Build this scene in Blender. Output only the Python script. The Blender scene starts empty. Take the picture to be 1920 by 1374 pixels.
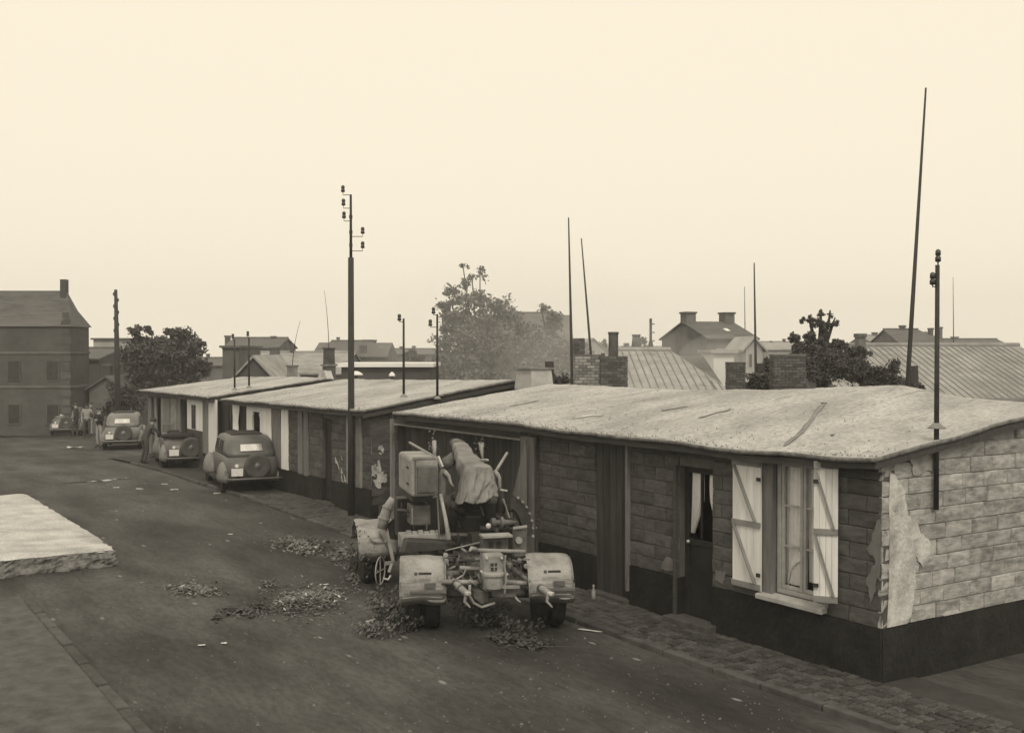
import bpy, math, random
from mathutils import Vector, Matrix, noise
random.seed(7)
R = math.radians
sc = bpy.context.scene
COL = sc.collection
# ------------------------------------------------------------------ camera
H, F, CX, CY, HZ = 4.1, 2100.0, 960.0, 687.0, 655.0
ALPHA = math.atan((CY - HZ) / F)
cd = bpy.data.cameras.new('camera'); cam = bpy.data.objects.new('camera', cd); COL.objects.link(cam)
cam.location = (0, 0, H); cam.rotation_euler = (math.pi/2 - ALPHA, 0, 0)
cd.sensor_width = 36; cd.lens = 36*F/1920; cd.clip_start = .1; cd.clip_end = 3000
sc.camera = cam
# ------------------------------------------------------------------ light
TINT = (1.0, .90, .715)
SUN_EL, SUN_AZ = 46, 172     # azimuth measured clockwise from +Y (view direction)
w = bpy.data.worlds.new('World'); sc.world = w; w.use_nodes = True
nt = w.node_tree; nt.nodes.clear()
sky = nt.nodes.new('ShaderNodeTexSky'); sky.sky_type = 'NISHITA'; sky.sun_disc = False
sky.sun_elevation = R(SUN_EL); sky.sun_rotation = R(SUN_AZ); sky.dust_density = 4; sky.air_density = 1.5
bw = nt.nodes.new('ShaderNodeRGBToBW'); nt.links.new(sky.outputs[0], bw.inputs[0])
mx = nt.nodes.new('ShaderNodeMix'); mx.data_type = 'FLOAT'; mx.inputs[0].default_value = .9
nt.links.new(bw.outputs[0], mx.inputs[2]); mx.inputs[3].default_value = 10.7      # a closed overcast deck
tn = nt.nodes.new('ShaderNodeMix'); tn.data_type = 'RGBA'; tn.blend_type = 'MULTIPLY'; tn.inputs[0].default_value = 1
nt.links.new(mx.outputs[0], tn.inputs[6]); tn.inputs[7].default_value = (*TINT, 1)
bg = nt.nodes.new('ShaderNodeBackground'); bg.inputs[1].default_value = .1
nt.links.new(tn.outputs[2], bg.inputs[0])
wo = nt.nodes.new('ShaderNodeOutputWorld'); nt.links.new(bg.outputs[0], wo.inputs[0])
sd = bpy.data.lights.new('sun', 'SUN'); sd.energy = 1.5; sd.angle = R(14); sd.color = (1, .91, .74)
sun = bpy.data.objects.new('sun', sd); COL.objects.link(sun)
sdir = Vector((math.sin(R(SUN_AZ))*math.cos(R(SUN_EL)), math.cos(R(SUN_AZ))*math.cos(R(SUN_EL)), math.sin(R(SUN_EL))))
sun.rotation_euler = sdir.to_track_quat('Z', 'Y').to_euler()
sc.view_settings.view_transform = 'Standard'; sc.view_settings.look = 'None'
sc.view_settings.exposure = 0; sc.view_settings.gamma = 1; sc.view_settings.use_curve_mapping = False
sc.render.engine = 'CYCLES'
sc.cycles.volume_bounces = 3
# ------------------------------------------------------------------ geometry of the place
UU = Vector((-.5432, .8396)); VV = Vector((.8396, .5432))
def raydir(px, py):
    a, b = (px-CX)/F, (CY-py)/F
    return Vector((a, math.cos(ALPHA)+b*math.sin(ALPHA), -math.sin(ALPHA)+b*math.cos(ALPHA)))
def G(px, py, z=0.):
    d = raydir(px, py); k = (z-H)/d.z
    return Vector((d.x*k, d.y*k, z))
def at(px, py, Y):
    d = raydir(px, py); k = Y/d.y
    return Vector((d.x*k, Y, H+d.z*k))
A = G(1652, 1288)
ROT = math.atan2(UU.y, UU.x)
def st(p):
    d = Vector((p[0]-A.x, p[1]-A.y)); return d.dot(UU), -d.dot(VV)
def xy(s, t):
    return Vector((A.x+UU.x*s-VV.x*t, A.y+UU.y*s-VV.y*t))
def W(px, py, t=0.):            # ray against the vertical plane at distance t in front of the front walls
    d = raydir(px, py)
    n = Vector((-VV.x, -VV.y)); c = Vector((0-A.x, 0-A.y)).dot(n)
    k = (t-c)/(d.x*n.x+d.y*n.y)
    s, _ = st((d.x*k, d.y*k)); return s, H+d.z*k
def WG(px, py, s0):             # ray against the gable plane s = s0 -> (t, z)
    d = raydir(px, py); c = Vector((-A.x, -A.y)).dot(UU)
    k = (s0-c)/(d.x*UU.x+d.y*UU.y)
    _, t = st((d.x*k, d.y*k)); return t, H+d.z*k
def interp(pts, x):
    if x <= pts[0][0]: return pts[0][1]
    for (a, b), (c, d) in zip(pts, pts[1:]):
        if x <= c:
            k = (x-a)/(c-a); return b+(d-b)*k
    return pts[-1][1]
GS = [(-40, 0), (3, 0), (14, .2), (18, .27), (27, .24), (40, -.05), (60, -.6), (75, -.75), (2000, -.9)]
def gz(x, y):
    s, _ = st((x, y)); return interp(GS, s)
def gs(s): return interp(GS, s)
# ------------------------------------------------------------------ mesh helpers
class MB:
    def __init__(self): self.v, self.f = [], []
    def add(self, vs, fs):
        n = len(self.v); self.v += [tuple(q) for q in vs]; self.f += [tuple(i+n for i in q) for q in fs]; return self
    def box(self, c, s, rot=None, taper=1.):
        hx, hy, hz = s[0]/2, s[1]/2, s[2]/2
        vs = []
        for z in (-1, 1):
            k = taper if z > 0 else 1
            for x, y in ((-1, -1), (1, -1), (1, 1), (-1, 1)): vs.append(Vector((x*hx*k, y*hy*k, z*hz)))
        if rot is not None: vs = [rot @ q for q in vs]
        c = Vector(c)
        return self.add([q+c for q in vs], [(0,3,2,1),(4,5,6,7),(0,1,5,4),(1,2,6,5),(2,3,7,6),(3,0,4,7)])
    def bar(self, p0, p1, w, h, up=(0,0,1)):
        p0, p1 = Vector(p0), Vector(p1); d = p1-p0; L = d.length
        z = d.normalized(); x = Vector(up).cross(z)
        if x.length < 1e-4: x = Vector((1,0,0))
        x.normalize(); y = z.cross(x)
        m = Matrix((x, y, z)).transposed()
        return self.box((p0+p1)/2, (w, h, L), m)
    def tube(self, p0, p1, r0, r1=None, n=10, cap=True):
        r1 = r0 if r1 is None else r1
        return self.path([p0, p1], [r0, r1], n, cap)
    def path(self, pts, rs, n=8, cap=True):
        pts = [Vector(p) for p in pts]; vs = []; fs = []
        up = Vector((0, 0, 1)); x0 = None
        for i, p in enumerate(pts):
            d = (pts[min(i+1, len(pts)-1)]-pts[max(i-1, 0)])
            if d.length < 1e-9: d = Vector((0,0,1))
            d.normalize()
            if x0 is None:
                x0 = d.cross(up)
                if x0.length < .05: x0 = d.cross(Vector((1,0,0)))
            x0 = (x0 - d*x0.dot(d))
            if x0.length < 1e-6: x0 = d.orthogonal()
            x0.normalize(); y0 = d.cross(x0)
            for k in range(n):
                a = 2*math.pi*k/n
                vs.append(p+(x0*math.cos(a)+y0*math.sin(a))*rs[i])
        for i in range(len(pts)-1):
            for k in range(n):
                k2 = (k+1) % n
                fs.append((i*n+k, i*n+k2, (i+1)*n+k2, (i+1)*n+k))
        if cap:
            fs.append(tuple(range(n))[::-1]); fs.append(tuple((len(pts)-1)*n+k for k in range(n)))
        return self.add(vs, fs)
    def rings(self, rings, cap=True, closed=True):
        n = len(rings[0]); vs = [q for r in rings for q in r]; fs = []
        for i in range(len(rings)-1):
            for k in range(n if closed else n-1):
                k2 = (k+1) % n
                fs.append((i*n+k, i*n+k2, (i+1)*n+k2, (i+1)*n+k))
        if cap: fs.append(tuple(range(n))[::-1]); fs.append(tuple((len(rings)-1)*n+k for k in range(n)))
        return self.add(vs, fs)
    def lathe(self, c, axis, prof, n=20):      # prof: (r, h) pairs along the axis
        axis = Vector(axis).normalized(); x = axis.orthogonal().normalized(); y = axis.cross(x); c = Vector(c)
        return self.rings([[c+axis*h+(x*math.cos(2*math.pi*k/n)+y*math.sin(2*math.pi*k/n))*r for k in range(n)] for r, h in prof])
    def prism(self, pts, off):                 # planar polygon (3-D points) swept by off
        pts = [Vector(p) for p in pts]; off = Vector(off); n = len(pts)
        return self.add(pts+[p+off for p in pts], [tuple(range(n))[::-1], tuple(range(n, 2*n))]+[(k, (k+1) % n, n+(k+1) % n, n+k) for k in range(n)])
    def grid(self, fn, nu, nv, thick=None):
        vs = [fn(i/nu, j/nv) for i in range(nu+1) for j in range(nv+1)]
        fs = [(i*(nv+1)+j, (i+1)*(nv+1)+j, (i+1)*(nv+1)+j+1, i*(nv+1)+j+1) for i in range(nu) for j in range(nv)]
        return self.add(vs, fs)
    def build(self, name, mat, parent=None, smooth=False, bevel=0, label=None, solid=0, subsurf=0, kind=None):
        me = bpy.data.meshes.new(name); me.from_pydata(self.v, [], self.f); me.materials.append(mat)
        import bmesh
        b = bmesh.new(); b.from_mesh(me); bmesh.ops.recalc_face_normals(b, faces=b.faces); b.to_mesh(me); b.free()
        if smooth:
            for p in me.polygons: p.use_smooth = True
        o = bpy.data.objects.new(name, me); COL.objects.link(o)
        if parent: o.parent = parent
        if solid: m = o.modifiers.new('s', 'SOLIDIFY'); m.thickness = solid; m.offset = 0
        if subsurf: m = o.modifiers.new('u', 'SUBSURF'); m.levels = subsurf; m.render_levels = subsurf
        if bevel: m = o.modifiers.new('b', 'BEVEL'); m.width = bevel; m.segments = 2; m.limit_method = 'ANGLE'; m.angle_limit = R(40)
        if label: o['label'] = label
        if kind: o['kind'] = kind
        return o
def tag(o, label=None, cat=None, group=None, kind=None):
    if label: o['label'] = label
    if cat: o['category'] = cat
    if group: o['group'] = group
    if kind: o['kind'] = kind
    return o
def thing(name, label, cat, loc=(0,0,0), rz=0, group=None):
    o = bpy.data.objects.new(name, None); COL.objects.link(o); o.location = loc; o.rotation_euler = (0, 0, rz)
    o.empty_display_size = .2
    return tag(o, label, cat, group)
def mat_of(root): return Matrix.Translation(root.location) @ root.rotation_euler.to_matrix().to_4x4()
def nz(p, s=1., seed=0): return noise.noise(Vector((p[0]*s+seed*7.3, p[1]*s-seed*3.1, (p[2] if len(p) > 2 else 0)*s+seed)))
# ------------------------------------------------------------------ materials (neutral greys: the light carries the warm tone)
def mat(name, c, c2=None, scale=6., track=0., rough=.85, bump=.2, bscale=None, stains=0., sscale=.7, metal=0., rnd=0., stretch=(1,1,1), spec=.3, fine=0., warm=0., world=False, speck=None):
    m = bpy.data.materials.new(name); m.use_nodes = True; t = m.node_tree; n = t.nodes; L = t.links
    p = n['Principled BSDF']; p.inputs['Roughness'].default_value = rough; p.inputs['Metallic'].default_value = metal
    p.inputs['Specular IOR Level'].default_value = spec
    c2 = c*.6 if c2 is None else c2
    def g(v): return (v*(1+warm), v, v*(1-warm), 1)
    tc = n.new('ShaderNodeTexCoord'); mp = n.new('ShaderNodeMapping'); mp.inputs['Scale'].default_value = stretch
    src = tc.outputs['Object']
    if world:
        ge = n.new('ShaderNodeNewGeometry'); src = ge.outputs['Position']
    if rnd:
        oi = n.new('ShaderNodeObjectInfo'); ad = n.new('ShaderNodeVectorMath'); ad.operation = 'ADD'
        sc_ = n.new('ShaderNodeMath'); sc_.operation = 'MULTIPLY'; sc_.inputs[1].default_value = 37.
        L.new(oi.outputs['Random'], sc_.inputs[0]); L.new(src, ad.inputs[0]); L.new(sc_.outputs[0], ad.inputs[1]); src = ad.outputs[0]
    L.new(src, mp.inputs[0])
    if track: mp.vector_type = 'TEXTURE'; mp.inputs['Rotation'].default_value = (0, 0, math.atan2(.8396, -.5432)); mp.inputs['Scale'].default_value = (track, 1, 1)
    def noi(s, det=6, r=.6):
        q = n.new('ShaderNodeTexNoise'); q.inputs['Scale'].default_value = s; q.inputs['Detail'].default_value = det; q.inputs['Roughness'].default_value = r
        L.new(mp.outputs[0], q.inputs[0]); return q.outputs[0]
    def ramp(a, lo, hi):
        q = n.new('ShaderNodeMapRange'); q.inputs[1].default_value = lo; q.inputs[2].default_value = hi; L.new(a, q.inputs[0]); return q.outputs[0]
    def mixc(f, a, b, mode='MIX'):
        q = n.new('ShaderNodeMix'); q.data_type = 'RGBA'; q.blend_type = mode
        if isinstance(f, float): q.inputs[0].default_value = f
        else: L.new(f, q.inputs[0])
        for i, k in ((6, a), (7, b)):
            if isinstance(k, tuple): q.inputs[i].default_value = k
            else: L.new(k, q.inputs[i])
        return q.outputs[2]
    n1 = noi(scale); col = mixc(ramp(n1, .35, .68), g(c), g(c2))
    if stains:
        col = mixc(ramp(noi(sscale, 4), .45, .7), col, mixc(stains, col, (0, 0, 0, 1)))
    if fine:
        col = mixc(ramp(noi(scale*14, 3), .42, .62), col, mixc(fine, col, (.0, .0, .0, 1)))
    if speck:
        vo = n.new('ShaderNodeTexVoronoi'); vo.inputs['Scale'].default_value = speck[0]; L.new(mp.outputs[0], vo.inputs[0])
        col = mixc(ramp(vo.outputs['Distance'], speck[1], speck[1]*.5), col, g(speck[2]))
    if rnd:
        mr = n.new('ShaderNodeMapRange'); mr.inputs[3].default_value = 1-rnd; mr.inputs[4].default_value = 1+rnd
        L.new(oi.outputs['Random'], mr.inputs[0])
        col = mixc(1.0, col, mr.outputs[0], 'MULTIPLY')
    L.new(col, p.inputs['Base Color'])
    if bump:
        b = n.new('ShaderNodeBump'); b.inputs['Strength'].default_value = bump; b.inputs['Distance'].default_value = .03
        L.new(noi(bscale or scale*5), b.inputs['Height']); L.new(b.outputs[0], p.inputs['Normal'])
    return m
M = {}
M['ground'] = mat('packed_dirt', .1, .036, scale=.95, bump=.9, bscale=7, stains=.62, sscale=.3, fine=.3, world=True, track=2.6, speck=(2.2, .09, .2))
M['field'] = mat('rough_grass', .08, .05, scale=.5, bump=.3, world=True)
M['sett'] = mat('sett_stone', .09, .04, scale=5, bump=.5, rnd=.4, stains=.4, sscale=2)
M['joint'] = mat('joint_dirt', .05, .03, scale=4, bump=.4, world=True)
M['kerb'] = mat('kerb_stone', .085, .045, scale=4, bump=.4, rnd=.25)
M['block'] = mat('concrete_block', .135, .08, scale=3.5, bump=.8, bscale=24, rnd=.17, stains=.35, sscale=1.3, fine=.2)
M['block_pale'] = mat('pale_weathered_block', .64, .36, scale=3, bump=1., bscale=16, rnd=.16, stains=.5, sscale=1.6, fine=.25)
M['mortar'] = mat('mortar', .1, .06, scale=5, bump=.4)
M['mortar_pale'] = mat('pale_mortar', .36, .2, scale=5, bump=.5)
M['plaster'] = mat('old_plaster', .68, .48, scale=3.5, bump=.8, stains=.5, sscale=3, fine=.15)
M['plinth'] = mat('tarred_plinth', .026, .009, scale=2.2, bump=.8, rough=.75, fine=.4, stains=.4, speck=(7, .05, .09))
M['roof'] = mat('gritted_roofing_felt', .53, .37, scale=1.4, bump=.5, bscale=30, stains=.36, sscale=.6, fine=.3, stretch=(1, .6, 1), speck=(5, .1, .2))
M['roof_edge'] = mat('felt_edge', .3, .12, scale=9, bump=.6, fine=.4)
M['tar'] = mat('tar_patch', .3, .2, scale=6, bump=.5, fine=.3)
M['fascia'] = mat('fascia_wood', .07, .04, scale=3, stretch=(1, 8, 8), bump=.3)
M['dark_wood'] = mat('dark_boards', .06, .03, scale=3, stretch=(4, 4, .4), bump=.4, rnd=.25)
M['door_dark'] = mat('black_door_paint', .025, .014, scale=4, bump=.2, rough=.6)
M['grey_wood'] = mat('grey_painted_wood', .2, .13, scale=4, stretch=(4, 4, .5), bump=.25, rnd=.1, stains=.2)
M['white_wood'] = mat('white_painted_wood', .76, .64, scale=3, stretch=(4, 4, .4), bump=.2, rnd=.07, stains=.15, sscale=2)
M['brace'] = mat('brace_paint', .26, .18, scale=4, bump=.2)
M['frame'] = mat('window_frame_paint', .42, .3, scale=6, bump=.2)
M['curtain'] = mat('net_curtain', .9, .8, scale=14, bump=.1)
M['inside_shade'] = mat('painted_inside_shade', .012, .008, bump=0)  # near-black: the shade of unlit insides put into the colour
M['iron'] = mat('dark_iron', .05, .025, scale=9, bump=.2, rough=.6, metal=.3)
M['pole'] = mat('tarred_pole', .055, .03, scale=5, stretch=(6, 6, .5), bump=.4)
M['porcelain'] = mat('dark_insulator', .03, .02, bump=0, rough=.25, spec=.6)
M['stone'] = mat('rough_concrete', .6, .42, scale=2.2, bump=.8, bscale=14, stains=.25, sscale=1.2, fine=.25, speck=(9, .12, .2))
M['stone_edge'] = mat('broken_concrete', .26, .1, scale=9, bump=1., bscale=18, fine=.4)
M['brick'] = mat('smoky_brick', .13, .07, scale=6, bump=.5, rnd=.35)
M['brick_pale'] = mat('pale_brick', .33, .17, scale=6, bump=.5, rnd=.4)
M['chim'] = mat('chimney_render', .24, .13, scale=4, bump=.4)
M['chim_pale'] = mat('pale_chimney_render', .46, .33, scale=3, bump=.3)
M['far_wall'] = mat('town_wall', .16, .1, scale=.8, bump=.1, stains=.2)
M['far_pale'] = mat('pale_town_wall', .42, .3, scale=.6, bump=.1, stains=.3)
M['white_wall'] = mat('whitewashed_wall', .72, .6, scale=.8, bump=.1)
M['far_roof'] = mat('slate_roof', .13, .085, scale=1.2, bump=.3, stretch=(1, 4, 4), stains=.2)
M['tile_roof'] = mat('tile_roof', .36, .24, scale=1.6, bump=.4, stains=.3, sscale=.5, rnd=.12, fine=.2)
M['church'] = mat('dark_masonry', .1, .065, scale=1, bump=.2, rnd=.2)
M['bark'] = mat('bark', .06, .03, scale=6, bump=.6, stretch=(1, 1, .3))
M['rubber'] = mat('rubber', .018, .01, scale=20, bump=.2, rough=.8)
M['gun_grey'] = mat('pale_dusty_paint', .36, .25, scale=3, bump=.25, rough=.65, stains=.3, sscale=3, fine=.18, speck=(6, .05, .1))
M['gun_mid'] = mat('field_grey_paint', .17, .1, scale=4, bump=.3, rough=.6, stains=.4, sscale=3, fine=.2)
M['gun_dark'] = mat('dark_gun_metal', .055, .03, scale=5, bump=.3, rough=.55, stains=.3)
M['canvas'] = mat('canvas', .27, .18, scale=3, bump=.5, bscale=60, stains=.35, sscale=2.5)
M['bright'] = mat('bare_bright_metal', .6, .4, scale=8, bump=.1, rough=.4, metal=.2)
M['car'] = mat('dusty_car_paint', .11, .075, scale=2, bump=.02, rough=.42, spec=.5, stains=.15)
M['car_pale_sunlit'] = mat('pale_sunlit_car_paint', .18, .12, scale=2, bump=.02, rough=.42, spec=.5, stains=.15)  # own paint of pale cars; sunlight put into grey cars' wing colour
M['hood_cloth'] = mat('hood_cloth', .04, .025, scale=8, bump=.3)
M['chrome'] = mat('chrome', .5, .4, bump=0, rough=.25, metal=.8)
M['plate'] = mat('white_plate', .75, .6, scale=12, bump=0)
M['seat'] = mat('leather', .05, .03, bump=.2)
M['skin'] = mat('skin', .34, .28, bump=.02)
M['uniform'] = mat('wool_cloth', .07, .045, scale=5, bump=.3)
M['shirt'] = mat('pale_cloth', .32, .24, scale=5, bump=.3)
M['hair'] = mat('hair', .025, .015, bump=.2)
M['paper'] = mat('paper', .62, .45, scale=9, bump=.1)
def leafmat(name, c, c2, world=True):
    m = mat(name, c, c2, scale=1.3, bump=0, rough=.7, world=True); return m
M['leaf'] = leafmat('foliage', .09, .05)
M['leaf2'] = leafmat('foliage_hazed', .16, .09)  # lightening by haze put into the leaf colour
M['leaf_dry'] = leafmat('dry_leaves', .2, .05)
def glass():
    m = bpy.data.materials.new('window_glass'); m.use_nodes = True; t = m.node_tree; t.nodes.clear()
    a = t.nodes.new('ShaderNodeBsdfTransparent'); a.inputs[0].default_value = (.96, .96, .96, 1)
    b = t.nodes.new('ShaderNodeBsdfGlossy'); b.inputs['Roughness'].default_value = .03
    f = t.nodes.new('ShaderNodeLayerWeight'); f.inputs[0].default_value = .12
    x = t.nodes.new('ShaderNodeMixShader'); o = t.nodes.new('ShaderNodeOutputMaterial')
    t.links.new(f.outputs['Fresnel'], x.inputs[0]); t.links.new(a.outputs[0], x.inputs[1]); t.links.new(b.outputs[0], x.inputs[2]); t.links.new(x.outputs[0], o.inputs[0])
    return m
M['glass'] = glass()
M['car_glass'] = mat('car_glass', .03, .02, bump=0, rough=.08, spec=.8)
M['pane_far'] = mat('far_pane', .05, .03, bump=0, rough=.2)

# ------------------------------------------------------------------ ground
def steps(a, b, n): return [a+(b-a)*i/n for i in range(n+1)]
ss = [-400, -300, -200, -100, -50, -30] + steps(-20, 30, 190) + steps(32, 80, 30) + [95, 130, 200, 300, 400]
tt = [-400, -300, -200, -120, -60, -30, -15, -8, -3] + steps(-1, 16, 70) + [18, 22, 30, 45, 80, 150, 250, 400]
def relief(s, t):
    if not (-20 < s < 60 and -1 < t < 30): return 0
    z = .025*nz((s, t), .35, 2)+.012*nz((s, t), 1.3, 3)+.006*nz((s, t), 4, 5)
    for tr in (3.3, 4.9, 6.4, 8.1): z -= .022*math.exp(-((t-tr-.35*math.sin(s*.13+tr))/.16)**2)*(.6+.6*nz((s, tr), .4, 9))
    return z
def groundz(x, y):
    s, t = st((x, y)); return gs(s)+relief(s, t)
mb = MB(); vs = []
for s in ss:
    for t in tt:
        q = xy(s, t); vs.append((q.x, q.y, gs(s)+relief(s, t)))
nn = len(tt); mb.add(vs, [(i*nn+j, (i+1)*nn+j, (i+1)*nn+j+1, i*nn+j+1) for i in range(len(ss)-1) for j in range(nn-1)])
tag(mb.build('ground', M['ground'], smooth=True), kind='structure')

# pavement of worn setts along the fronts, with kerb stones
ks, _ = 0, 0
kt = st(G(1300, 1245))[1]      # kerb line distance
pav = bpy.data.objects.new('pavement', None); COL.objects.link(pav); pav.location = A; pav.rotation_euler = (0, 0, ROT); pav['kind'] = 'structure'
def pz(s): return gs(s)+.055
mb = MB(); n_ = 60
mb.grid(lambda a, b: (-9+43*a, -.6+(kt+.55)*b, pz(-9+43*a)-.012+.01*nz((43*a, b*2), 1, 4)), n_, 4)
mb.build('bedding', M['joint'], pav, smooth=True)
mb = MB()
mb.box((0,0,0), (.95, .13, .2)); km = None
s = -9.
while s < 30:
    Ls = random.uniform(.8, 1.05)
    if km is None:
        o = mb.build('kerb_stone', M['kerb'], pav, bevel=.015); km = o
    else:
        o = km.copy(); COL.objects.link(o); o.parent = pav
    o.location = (s+Ls/2, kt+.02*nz((s, 0), .5), pz(s)-.075+random.uniform(-.008, .008)); o.scale = (Ls/.97, 1, 1); o.rotation_euler = (0, 0, random.uniform(-.01, .01))
    s += Ls
setts = []
rows = int((kt-.08)/.145)
for j in range(rows):
    s = -3+random.random()*.1
    while s < 19:
        l = random.uniform(.13, .2); setts.append((s+l/2, .02+(j+.5)*.145, l-.014, .131)); s += l
def sett_mesh():
    m_ = MB(); m_.add([(-.5,-.5,-.05),(.5,-.5,-.05),(.5,.5,-.05),(-.5,.5,-.05),(-.48,-.47,.0),(.48,-.47,.0),(.49,.47,.0),(-.48,.48,.0),(-.36,-.33,.014),(.35,-.34,.014),(.36,.33,.012),(-.36,.35,.014)],
        [(0,1,5,4),(1,2,6,5),(2,3,7,6),(3,0,4,7),(4,5,9,8),(5,6,10,9),(6,7,11,10),(7,4,8,11),(8,9,10,11)]); return m_
vis = [q for q in setts if 0 < 1 and (lambda p: abs(p.x/p.y) < .47)(xy(q[0], q[1]))]
vis.sort(key=lambda q: xy(q[0], q[1]).y)
first = None
for q in vis[:300]:
    if first is None: o = first = sett_mesh().build('sett', M['sett'], pav)
    else: o = first.copy(); COL.objects.link(o)
    o.location = (q[0], q[1], pz(q[0])+random.uniform(-.008, .01)+.01*nz((q[0],q[1]),1.2)); o.scale = (q[2], q[3], 1); o.rotation_euler = (random.uniform(-.04,.04), random.uniform(-.04,.04), random.uniform(-.04,.04))
mb = MB(); sm = sett_mesh()
for q in vis[300:]:
    dz = pz(q[0])+random.uniform(-.008, .01)+.01*nz((q[0],q[1]),1.2)
    mb.add([(a*q[2]+q[0], b*q[3]+q[1], c+dz) for a, b, c in sm.v], sm.f)
mb.build('sett_paving', M['sett'], pav, kind='stuff')
# left kerb, bottom left
kl = st(G(108, 1200))[1]
lp = bpy.data.objects.new('left_pavement', None); COL.objects.link(lp); lp.location = A; lp.rotation_euler = (0, 0, ROT); lp['kind'] = 'structure'
mb = MB(); mb.grid(lambda a, b: (-12+22*a, kl+.14+5*b, gs(-12+22*a)+.1+.006*nz((22*a, b*5), 2)), 40, 8); mb.build('paving_surface', M['kerb'], lp, smooth=True)
s = -12
kf = None
while s < 9.4:
    if kf is None: kf = o = MB().box((0,0,0), (.97, .14, .26)).build('kerb_stone', M['kerb'], lp, bevel=.02)
    else: o = kf.copy(); COL.objects.link(o)
    o.location = (s+.5, kl+.07, gs(s)+.0+random.uniform(-.01, .01)); s += .985

# ------------------------------------------------------------------ barracks
def chamfer_block(seed):
    r = random.Random(seed); j = lambda k: r.uniform(-k, k)
    y0, y1, y2 = -.05, -.012, 0.
    b = [(-.5, y0, -.5), (.5, y0, -.5), (.5, y0, .5), (-.5, y0, .5)]
    m_ = [(x, y1+j(.003), z) for x, _, z in b]
    f_ = [(x*(.975+j(.015)), y2+j(.007), z*(.94+j(.04))) for x, _, z in b]
    c_ = [(j(.1), y2+.004+j(.006), j(.1))]
    q = MB(); q.add(b+m_+f_+c_, [(0,1,5,4),(1,2,6,5),(2,3,7,6),(3,0,4,7),(4,5,9,8),(5,6,10,9),(6,7,11,10),(7,4,8,11),(8,9,12),(9,10,12),(10,11,12),(11,8,12)])
    return q
BM = {}
def block(parent, name, pos, L, Hh, mt, gable=False):
    key = (mt.name, name, random.randrange(5))
    if key not in BM:
        o = chamfer_block(key[2]+11).build(name, mt, parent); BM[key] = o.data
    else:
        o = bpy.data.objects.new(name, BM[key]); COL.objects.link(o); o.parent = parent
    o.location = pos; o.scale = (L-.007, 1, Hh-.007)
    if gable: o.rotation_euler = (0, 0, R(90))      # faces -s
    return o
def free(a, b, holes):
    cur = [(a, b)]
    for h0, h1 in holes:
        nx = []
        for x0, x1 in cur:
            if h1 <= x0 or h0 >= x1: nx.append((x0, x1)); continue
            if h0 > x0: nx.append((x0, h0))
            if h1 < x1: nx.append((h1, x1))
        cur = nx
    return [q for q in cur if q[1]-q[0] > .06]
def front_wall(root, s0, s1, zb, ztop, holes, mt, mm, bl=.5, bh=.2, blocks=True, thick=.2):
    """holes: (s0, s1, z0, z1)"""
    wl = MB(); zs = sorted({zb, ztop}|{h[2] for h in holes if h[2] > zb}|{h[3] for h in holes if h[3] < ztop})
    for z0, z1 in zip(zs, zs[1:]):
        if z1-z0 < .005: continue
        hh = [(h[0], h[1]) for h in holes if h[2] < (z0+z1)/2 < h[3]]
        for a, b in free(s0, s1, hh): wl.box(((a+b)/2, -.03-thick/2, (z0+z1)/2), (b-a, thick, z1-z0))
    wall = wl.build('wall', mm, root)
    if blocks:
        z = zb+.0; r = 0
        while z < ztop-.05:
            h = min(bh, ztop-z); zc = z+h/2
            hh = [(q[0], q[1]) for q in holes if q[2] < zc+.06 and q[3] > zc-.06]
            for a, b in free(s0, s1, hh):
                x = a
                k = (bl/2 if r % 2 else 0)
                nxt = s0+k+math.ceil((a-s0-k)/bl+1e-6)*bl
                if nxt-a < .12: nxt += bl
                while x < b-.04:
                    e = min(nxt+random.uniform(-.03, .03), b)
                    if b-e < .12: e = b
                    block(wall, 'block', ((x+e)/2, random.uniform(-.004, .004), zc), e-x, h, mt)
                    x = e; nxt += bl
            z += bh; r += 1
    return wall
def roofz_fn(eave, ridge, t_e, t_r, back_drop=.6):
    def f(s, t):
        ze, zr = interp(eave, s), interp(ridge, s)
        if t >= t_r: k = (t_e-t)/(t_e-t_r); return ze+(zr-ze)*k + .0
        k = (t_r-t)/(t_e-t_r); return zr-back_drop*k
    return f
def roof(root, s0, s1, fz, t_e, t_r, t_b, seed=0, over=.05):
    nu, nv = int((s1-s0)/.12), 60
    def top(a, b):
        s = s0+(s1-s0)*a; t = t_e+(t_b-t_e)*b
        edge = .018*nz((s*6, t*6), 1, seed) if (b in (0, 1) or a in (0, 1)) else 0
        return (s+(edge if a in (0, 1) else 0), t+(edge if b in (0, 1) else 0), fz(s, t)+.022*nz((s, t), .8, seed)+.012*nz((s, t), 2.7, seed+1)+.005*nz((s, t), 9, seed))
    mb = MB(); mb.grid(top, nu, nv)
    r = mb.build('roof', M['roof'], root, smooth=True)
    s = s0+1.1+(seed % 3)*.3
    while s < s1-.3:
        lp = MB(); lp.grid(lambda a, b: (s+(b-.5)*.05+.02*nz((a*5, s), 1), t_e-.02+(t_b-t_e+.04)*a, fz(s, t_e+(t_b-t_e)*a)+.022*nz((s, t_e+(t_b-t_e)*a), .8, seed)+.012*nz((s, t_e+(t_b-t_e)*a), 2.7, seed+1)+.005*nz((s, t_e+(t_b-t_e)*a), 9, seed)+(.011 if b else .003)), 50, 1)
        lp.build('felt_lap', M['roof'], root, smooth=True); s += 1.0+.05*random.random()
    mm = r.modifiers.new('s', 'SOLIDIFY'); mm.thickness = .055; mm.offset = -1 if True else 1
    r.data.materials.append(M['roof_edge']); mm.material_offset_rim = 1
    return r
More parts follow.
